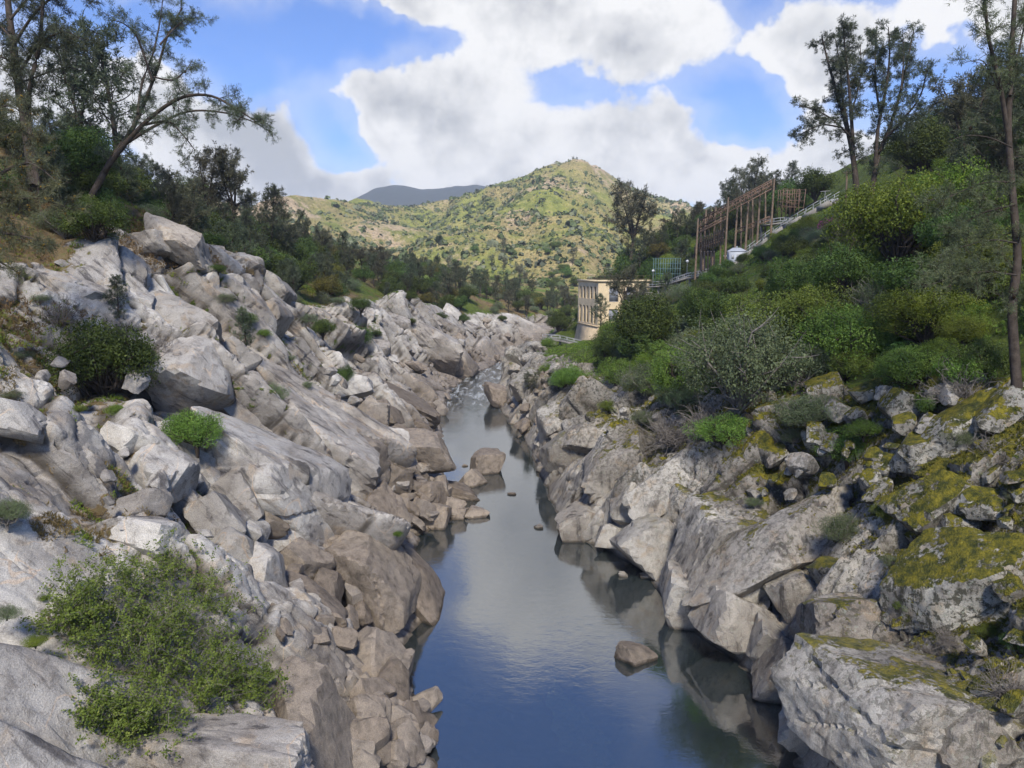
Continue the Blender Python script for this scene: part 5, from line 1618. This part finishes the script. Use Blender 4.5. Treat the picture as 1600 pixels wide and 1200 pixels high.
def powerhouse():
    A = np.array([19.3, 168.0, 6.0]); Lf = 12.2; Ls = 13.0
    fx = np.array([0.98, 0.20, 0]); fx /= np.linalg.norm(fx)
    sd = np.array([-0.26, 0.966, 0]); sd /= np.linalg.norm(sd)
    up = np.array([0, 0, 1.0])
    h0, h1 = 5.0, 15.2                                   # plinth top and roof
    o = empty('powerhouse', A, 'cream powerhouse with tall window rows above the river, right of centre', 'building')
    fronts = [('front', np.zeros(3), fx, Lf, [(2.6, h0 + 1.2, 4.8, h0 + 4.0), (2.6, h0 + 5.6, 4.8, h0 + 8.9), (6.6, h0 + 1.2, 8.8, h0 + 4.0), (6.6, h0 + 5.6, 8.8, h0 + 8.9), (9.6, h0 + 1.2, 11.6, h0 + 4.0), (9.6, h0 + 5.6, 11.6, h0 + 8.9)], M_LOUV),
              ('side', np.zeros(3), sd, Ls, [(1.5 + i * 2.3, zz, 2.7 + i * 2.3, zz + hh) for i in range(5) for zz, hh in ((h0 + 0.6, 4.0), (h0 + 6.2, 2.8))], M_GLASSD)]
    gw = Geo()
    wins = []
    for nm, a0, ax, L, ops, wm in fronts:
        out = np.cross(ax, up) if nm == 'front' else np.cross(up, ax)   # away from the building
        xs = sorted({0.0, L, *[q for w in ops for q in (w[0], w[2])]}); zs = sorted({h0, h1, *[q for w in ops for q in (w[1], w[3])]})
        for i in range(len(xs) - 1):
            for j in range(len(zs) - 1):
                cx, cz = (xs[i] + xs[i + 1]) / 2, (zs[j] + zs[j + 1]) / 2
                if any(w[0] < cx < w[2] and w[1] < cz < w[3] for w in ops):
                    continue
                q = [a0 + ax * xs[i] + up * zs[j], a0 + ax * xs[i + 1] + up * zs[j], a0 + ax * xs[i + 1] + up * zs[j + 1], a0 + ax * xs[i] + up * zs[j + 1]]
                gw.add(np.array(q), np.array([[0, 1, 2, 3]]))
        for w in ops:
            c = [(w[0], w[1]), (w[2], w[1]), (w[2], w[3]), (w[0], w[3])]
            for k in range(4):
                p, q = c[k], c[(k + 1) % 4]
                P0, P1 = a0 + ax * p[0] + up * p[1], a0 + ax * q[0] + up * q[1]
                gw.add(np.array([P0, P1, P1 - out * 0.35, P0 - out * 0.35]), np.array([[0, 1, 2, 3]]))
            wins.append((a0, ax, out, w, wm))
    B, C, Dd = fx * Lf, fx * Lf + sd * Ls, sd * Ls
    for p, q in ((B, C), (C, Dd)):
        gw.add(np.array([p + up * h0, q + up * h0, q + up * h1, p + up * h1]), np.array([[0, 1, 2, 3]]))
    gw.add(np.array([p + up * (h1 - 0.4) for p in (np.zeros(3), B, C, Dd)]), np.array([[0, 1, 2, 3]]))
    put('wall', gw.mesh('wall', M_CREAM), o)
    for a0, ax, out, w, wm in wins:
        f = Geo()
        cx, cz = (w[0] + w[2]) / 2, (w[1] + w[3]) / 2
        base = a0 - out * 0.22
        for xx in (w[0] + 0.06, w[2] - 0.06):
            beam(f, base + ax * xx + up * w[1], base + ax * xx + up * w[3], 0.10)
        for zz in (w[1] + 0.06, cz, w[3] - 0.06):
            beam(f, base + ax * w[0] + up * zz, base + ax * w[2] + up * zz, 0.10)
        wo = put('window', f.mesh('window', M_CREAMD if wm is M_GLASSD else M_GALV), o)
        gp = Geo()
        box(gp, a0 - out * 0.30 + ax * cx + up * cz, w[2] - w[0], 0.04, w[3] - w[1], ax, out, up)
        put('pane', gp.mesh('pane', wm), wo)
    # battered base
    g = Geo()
    t0 = [np.zeros(3), B, C, Dd]
    ce = (B + Dd) / 2
    ring = [p + up * h0 for p in t0] + [p + (p - ce) / np.linalg.norm(p - ce) * 1.6 - up * 1.5 for p in t0]
    g.add(np.array(ring), np.array([[0, 1, 5, 4], [1, 2, 6, 5], [2, 3, 7, 6], [3, 0, 4, 7]]))
    put('battered_base', g.mesh('battered_base', M_CREAMD), o)
    def band(zz, pr, hh):
        def fn(g):
            for p, q in ((np.zeros(3), B), (Dd, np.zeros(3))):
                d = (q - p) / np.linalg.norm(q - p)
                outw = np.cross(d, up)
                beam(g, p - d * pr + outw * pr * 0.4 + up * zz, q + d * pr + outw * pr * 0.4 + up * zz, pr, hh)
        return fn
    part('cornice', o, M_CREAM, band(h1 + 0.12, 0.30, 0.45))
    part('string_course', o, M_CREAMD, band(h0 + 0.12, 0.16, 0.22))
    for i, (p, q) in enumerate(((np.zeros(3), B), (Dd, np.zeros(3)))):
        def rail(g, p=p, q=q):
            for k in range(9):
                c = p + (q - p) * k / 8 + up * (h1 + 0.3)
                beam(g, c, c + up * 1.0, 0.05)
            for zz in (0.65, 1.25):
                beam(g, p + up * (h1 + zz), q + up * (h1 + zz), 0.045)
        part('roof_railing', o, M_RUST, rail)
    # annex wall to the right, behind the pine
    return o
powerhouse()

def lamp_post(px, py, depth, hpx, label, arm=False):
    p = at_depth(px, py, depth); h = hpx * depth / FPX
    o = empty('lamp_post', p, label, 'lamp post')
    part('post', o, M_GALV, lambda g: tube(g, [(0, 0, -1.0), (0, 0, h * 0.5), (0, 0, h)], 0.07, 0.05, 6))
    if arm:
        part('arm', o, M_GALV, lambda g: (beam(g, (-0.9, 0, h), (0.9, 0, h + 0.15), 0.09, 0.08)))
    else:
        v, f = ICO[2]
        put('lamp_globe', mesh_np('lamp_globe', v * 0.32 + np.array([0, 0, h + 0.2]), f, M_LAMP, True), o)
lamp_post(1020, 447, 166, 22, 'globe lamp post just right of the powerhouse roof')
lamp_post(1073, 435, 160, 25, 'globe lamp post at the left end of the switchyard deck')
lamp_post(1132, 425, 150, 23, 'globe lamp post in front of the white shed')
lamp_post(1288, 322, 136, 22, 'tee-topped lamp post at the top of the inclined track', True)
lamp_post(913, 447, 178, 9, 'tiny tee-topped lamp on the powerhouse roof corner', True)

# gantry of poles carrying lattice beams up the slope
def gantry():
    dep = lambda px: 152 - (px - 1089) * 0.10
    g0 = at_depth(1134, 432, 149)
    o = empty('switchyard_gantry', g0, 'brown pole gantry with sloping lattice beams on the right slope', 'gantry')
    poles = [(1089, 342, 428, 0), (1102, 328, 400, 3), (1117, 324, 392, 3), (1134, 310, 436, 0), (1150, 322, 405, 3), (1167, 315, 396, 3), (1185, 303, 388, 3), (1206, 281, 382, 0)]
    for px, t0, b0, off in poles:
        a, b = at_depth(px - 3, b0, dep(px) + off), at_depth(px, t0, dep(px) + off)
        b[0], b[1] = a[0] + (b[0] - a[0]) * 0.6, a[1] + (b[1] - a[1]) * 0.05
        part('post', o, M_POLE, lambda g: tube(g, np.array([a - np.array([0, 0, 3.0]), (a + b) / 2, b]) - g0, 0.24, 0.17, 7))
    def truss(p0, p1, hpx, off, n):
        for s, (q0, q1) in enumerate(((p0, p1), ((p0[0], p0[1] + hpx), (p1[0], p1[1] + hpx)))):
            a, b = at_depth(*q0, dep(q0[0]) + off) - g0, at_depth(*q1, dep(q1[0]) + off) - g0
            part('chord', o, M_RUST, lambda g: beam(g, a, b, 0.17, 0.19))
            if s == 0:
                ta, tb = a, b
            else:
                ba, bb = a, b
        for i in range(n):
            s0, s1 = i / n, (i + 1) / n
            u0, u1 = ta + (tb - ta) * s0, ta + (tb - ta) * s1
            l0, l1 = ba + (bb - ba) * s0, ba + (bb - ba) * s1
            part('lattice_bar', o, M_RUST, lambda g: (beam(g, l0, u1, 0.09) if i % 2 else beam(g, u0, l1, 0.09)))
            part('lattice_bar', o, M_RUST, lambda g: beam(g, l1, u1, 0.09))
    truss((1089, 347), (1206, 284), 11, 0.3, 20)
    truss((1100, 338), (1206, 281), 8, 3.2, 16)
    truss((1148, 360), (1203, 338), 6, 3.2, 12)
    def cross(px, py):
        part('cross_beam', o, M_RUST, lambda g: beam(g, at_depth(px, py, dep(px)) - g0, at_depth(px, py, dep(px) + 4) - g0, 0.12))
    for px, py in ((1090, 350), (1120, 333), (1134, 326), (1165, 310), (1190, 297), (1205, 289)):
        cross(px, py)
    for (x0, y0, x1, y1, off, n) in ((1088, 378, 1132, 362, 1.0, 12), (1084, 390, 1132, 375, 1.2, 13), (1086, 386, 1130, 371, 3.0, 12)):
        a, b = at_depth(x0, y0, dep(x0) + off) - g0, at_depth(x1, y1, dep(x1) + off) - g0
        part('insulator_beam', o, M_RUST, lambda g: beam(g, a, b, 0.14))
        for i in range(n):
            c = a + (b - a) * (i + 0.5) / n
            def ins(g):
                zs_ = np.linspace(-0.9, 0.62, 13)
                tube(g, [c + (0, 0, q) for q in zs_], 0.1, np.array([0.09 + 0.13 * (k % 2) for k in range(13)]), 6)
            part('insulator', o, M_INS, ins)
    truss((1089, 362), (1134, 338), 4, 0.3, 8)
    for px, t0, b0, off in ((1095, 350, 425, 6), (1126, 330, 410, 6), (1158, 318, 398, 6), (1176, 308, 392, 6), (1196, 298, 385, 6)):
        a, b = at_depth(px, b0, dep(px) + off), at_depth(px, t0, dep(px) + off)
        part('post', o, M_POLE, lambda g: tube(g, np.array([a - np.array([0, 0, 3.0]), (a + b) / 2, b]) - g0, 0.2, 0.15, 7))
    for px in (1096, 1101, 1106, 1111, 1116):
        for k in range(1):
            a = at_depth(px, 424, 150) - g0; b = at_depth(px, 392, 150) - g0
            def stack(g):
                tt = np.linspace(0, 1, 21)[:, None]
                pts = a + (b - a) * tt
                tube(g, pts, 0.1, np.array([0.10 + 0.15 * (i % 2) for i in range(21)]), 6)
            part('insulator_stack', o, M_INS, stack)
gantry()

def shed():
    c = at_depth(1150, 412, 147)
    o = empty('equipment_shed', c, 'small white metal shed among the switchyard poles', 'shed')
    w, d, h = 3.0, 2.6, 2.4
    part('wall', o, M_WHITE, lambda g: box(g, (0, 0, h / 2 - 0.6), w, d, h + 1.2))
    def roof(g):
        v = np.array([(-w / 2 - .12, -d / 2 - .12, h), (w / 2 + .12, -d / 2 - .12, h), (w / 2 + .12, d / 2 + .12, h), (-w / 2 - .12, d / 2 + .12, h), (-w / 2 * 0.5, 0, h + 0.7), (w / 2 * 0.5, 0, h + 0.7)])
        g.add(v, np.array([[0, 1, 5, 4], [2, 3, 4, 5], [1, 2, 5, 5], [3, 0, 4, 4]]))
    part('roof', o, M_WHITE, roof)
    part('door', o, M_GALV, lambda g: box(g, (0.2, -d / 2 - 0.02, 0.95), 1.1, 0.05, 1.9))
    part('vent', o, M_GALV, lambda g: box(g, (-1.1, -d / 2 - 0.02, 1.3), 0.45, 0.06, 0.7))
    part('roof_vent', o, M_WHITE, lambda g: tube(g, [(0, 0, h + .5), (0, 0, h + .8), (0, 0, h + 1.0)], 0.16, 0.22, 8))
shed()

def track():
    o = empty('inclined_track', at_depth(1085, 476, 152), 'grey inclined track with handrails climbing the right slope', 'track')
    o0 = np.array(o.location)
    path = [(1060, 486, 154), (1085, 470, 152), (1110, 446, 150), (1135, 424, 148), (1160, 403, 146), (1185, 384, 144), (1210, 366, 142), (1235, 352, 139), (1262, 342, 136), (1285, 328, 134), (1305, 316, 132)]
    P = []
    for px, py, d in path:
        q = at_depth(px, py, d)
        q[2] = max(q[2], float(ground(q[0], q[1])) + 0.35)
        P.append(q - o0)
    P = np.array(P)
    for s in (-1.1, -0.2, 0.7, 1.5):
        part('rail', o, M_GALV, lambda g: [beam(g, P[i] + (0, s, 0), P[i + 1] + (0, s, 0), 0.16, 0.20) for i in range(len(P) - 1)])
    for s in (-1.5, 1.9):
        part('handrail', o, M_GALV, lambda g: [beam(g, P[i] + (0, s, 1.1), P[i + 1] + (0, s, 1.1), 0.09) for i in range(len(P) - 1)])
        part('handrail', o, M_GALV, lambda g: [beam(g, P[i] + (0, s, 0.6), P[i + 1] + (0, s, 0.6), 0.07) for i in range(len(P) - 1)])
    for i in range(len(P) - 1):
        for k in range(4):
            c = P[i] + (P[i + 1] - P[i]) * (k + 0.5) / 4
            part('sleeper', o, M_CONC, lambda g: box(g, c + (0, 0.2, -0.2), 0.30, 3.8, 0.2))
            if k % 2 == 0:
                for s in (-1.5, 1.9):
                    part('handrail_post', o, M_GALV, lambda g: beam(g, c + (0, s, -0.3), c + (0, s, 1.1), 0.08))
    part('bed', o, M_CONC, lambda g: [beam(g, P[i] + (0, 0.2, -0.75), P[i + 1] + (0, 0.2, -0.75), 4.2, 0.9) for i in range(len(P) - 1)])
track()

def railed(name, label, pts, wid, mat=M_GALV, deck=M_CONC, legs=True, cat='walkway', hh=1.1):
    o = empty(name, pts[0], label, cat)
    P = np.array(pts) - np.array(pts[0])
    part('deck', o, deck, lambda g: [beam(g, P[i], P[i + 1], wid, 0.3) for i in range(len(P) - 1)])
    for s in (-1, 1):
        for z in (0.55, hh):
            part('handrail', o, mat, lambda g: [beam(g, P[i] + (0, s * wid * 0.48, z), P[i + 1] + (0, s * wid * 0.48, z), 0.08) for i in range(len(P) - 1)])
    for i in range(len(P) - 1):
        L = np.linalg.norm(P[i + 1] - P[i])
        n = max(2, int(L / 1.6))
        for k in range(n):
            c = P[i] + (P[i + 1] - P[i]) * k / n
            for s in (-1, 1):
                part('railing_post', o, mat, lambda g: beam(g, c + (0, s * wid * 0.48, 0.1), c + (0, s * wid * 0.48, hh), 0.08))
            if legs and k % 2 == 0:
                part('support', o, M_CONC, lambda g: beam(g, c + (0, 0, -3.0), c + (0, 0, -0.1), 0.45))
    return o
railed('walkway', 'railed concrete deck at the foot of the switchyard poles', [at_depth(1078, 436, 156), at_depth(1108, 428, 153), at_depth(1138, 418, 150)], 2.4)
railed('walkway', 'railed stair from the powerhouse roof up to the switchyard deck', [at_depth(1008, 449, 168), at_depth(1040, 447, 164), at_depth(1078, 434, 157)], 1.6)
railed('walkway', 'high railed platform behind the switchyard poles', [at_depth(1190, 353, 147), at_depth(1222, 349, 145), at_depth(1240, 350, 143)], 2.2)
railed('walkway', 'railed river walkway at the foot of the powerhouse', [at_depth(848, 530, 170), at_depth(875, 532, 168), at_depth(908, 540, 166)], 2.0)

def rack(name, label, px0, py0, px1, py1, dep, mat, nx, nz, messy=0.0):
    a, b = at_depth(px0, py1, dep), at_depth(px1, py1, dep)
    h = (py1 - py0) * dep / FPX
    o = empty(name, a, label, 'frame')
    r = random.Random(px0)
    W = b - a
    for i in range(nx + 1):
        for y in (0, 2.5):
            part('upright', o, mat, lambda g: beam(g, W * i / nx + (0, y, -1.5), W * i / nx + (r.uniform(-messy, messy), y, h), 0.11))
    for k in range(nz + 1):
        for y in (0, 2.5):
            part('crossbar', o, mat, lambda g: beam(g, (-0.2, y, h * (0.25 + 0.75 * k / nz)), W + (0.2, y, h * (0.25 + 0.75 * k / nz) + r.uniform(-messy, messy)), 0.10))
    if messy:
        for k in range(16):
            c = W * r.random() + np.array([0, 2.5 * r.random(), h * r.uniform(0.3, 1.0)])
            d = np.array([r.uniform(-1, 1), r.uniform(-.5, .5), r.uniform(-0.8, 0.5)])
            part('brace', o, mat, lambda g: beam(g, c - d * 0.8, c + d * 0.8, 0.10))
    return o
rack('pipe_frame', 'teal pipe frame left of the switchyard', 1024, 404, 1062, 436, 164, M_TEAL, 5, 3)
rack('steel_rack', 'rusty tangled steel rack above the inclined track', 1222, 296, 1254, 330, 150, M_RUST, 5, 3, 0.5)
# pole and concrete wall pieces by the track
def pole(px, t0, b0, dep, label):
    a, b = at_depth(px, b0, dep), at_depth(px, t0, dep)
    o = put('utility_pole', None, label=label, cat='pole', loc=a)
    part('post', o, M_POLE, lambda g: tube(g, [(0, 0, -3), (b - a) / 2, b - a], 0.16, 0.11, 6))
    part('crossarm', o, M_POLE, lambda g: beam(g, (-0.7, 0, (b - a)[2] * 0.9), (0.7, 0, (b - a)[2] * 0.9), 0.12))
pole(1323, 268, 296, 118, 'short wooden pole below the forked pines')
def retaining():
    pts = [at_depth(985, 468, 160), at_depth(1020, 470, 158), at_depth(1060, 476, 155)]
    o = empty('retaining_wall', pts[0], 'stained concrete retaining wall beside the powerhouse', 'wall')
    P = np.array(pts) - np.array(pts[0])
    part('wall', o, M_CONC, lambda g: [beam(g, P[i] + (0, 0, -1.5), P[i + 1] + (0, 0, -1.5), 0.6, 6.0) for i in range(2)])
    part('coping', o, M_CONC, lambda g: [beam(g, P[i] + (0, 0, 1.62), P[i + 1] + (0, 0, 1.62), 0.8, 0.2) for i in range(2)])
retaining()
# ------------------------------------------------------------------ names of look-alikes: count along from the left
ORD = ['first', 'second', 'third', 'fourth', 'fifth', 'sixth', 'seventh', 'eighth', 'ninth', 'tenth', 'eleventh', 'twelfth']
by = {}
for o in bpy.data.objects:
    if o.parent is None and o.get('label') and o.get('group'):
        by.setdefault(o['label'], []).append(o)
for lab, os_ in by.items():
    if 1 < len(os_) <= 12:
        os_.sort(key=lambda o: o.location.x / max(1.0, o.location.y))
        for i, o in enumerate(os_):
            o['label'] = ('leftmost ' if i == 0 else 'rightmost ' if i == len(os_) - 1 else ORD[i] + ' ') + lab

# ------------------------------------------------------------------ haze
def haze():
    m, t, out = new_mat('haze_air')
    vo = nd(t, 'ShaderNodeVolumePrincipled', {'Color': (0.80, 0.88, 1.0, 1), 'Density': HAZE, 'Anisotropy': 0.2})
    t.links.new(vo.outputs[0], out.inputs['Volume'])
    g = Geo()
    box(g, (0, 1600, 160), 5000, 3900, 348)
    put('haze', g.mesh('haze', m), kind='stuff', label='thin blue haze filling the valley air', cat='haze')
HAZE = 0.0002
haze()
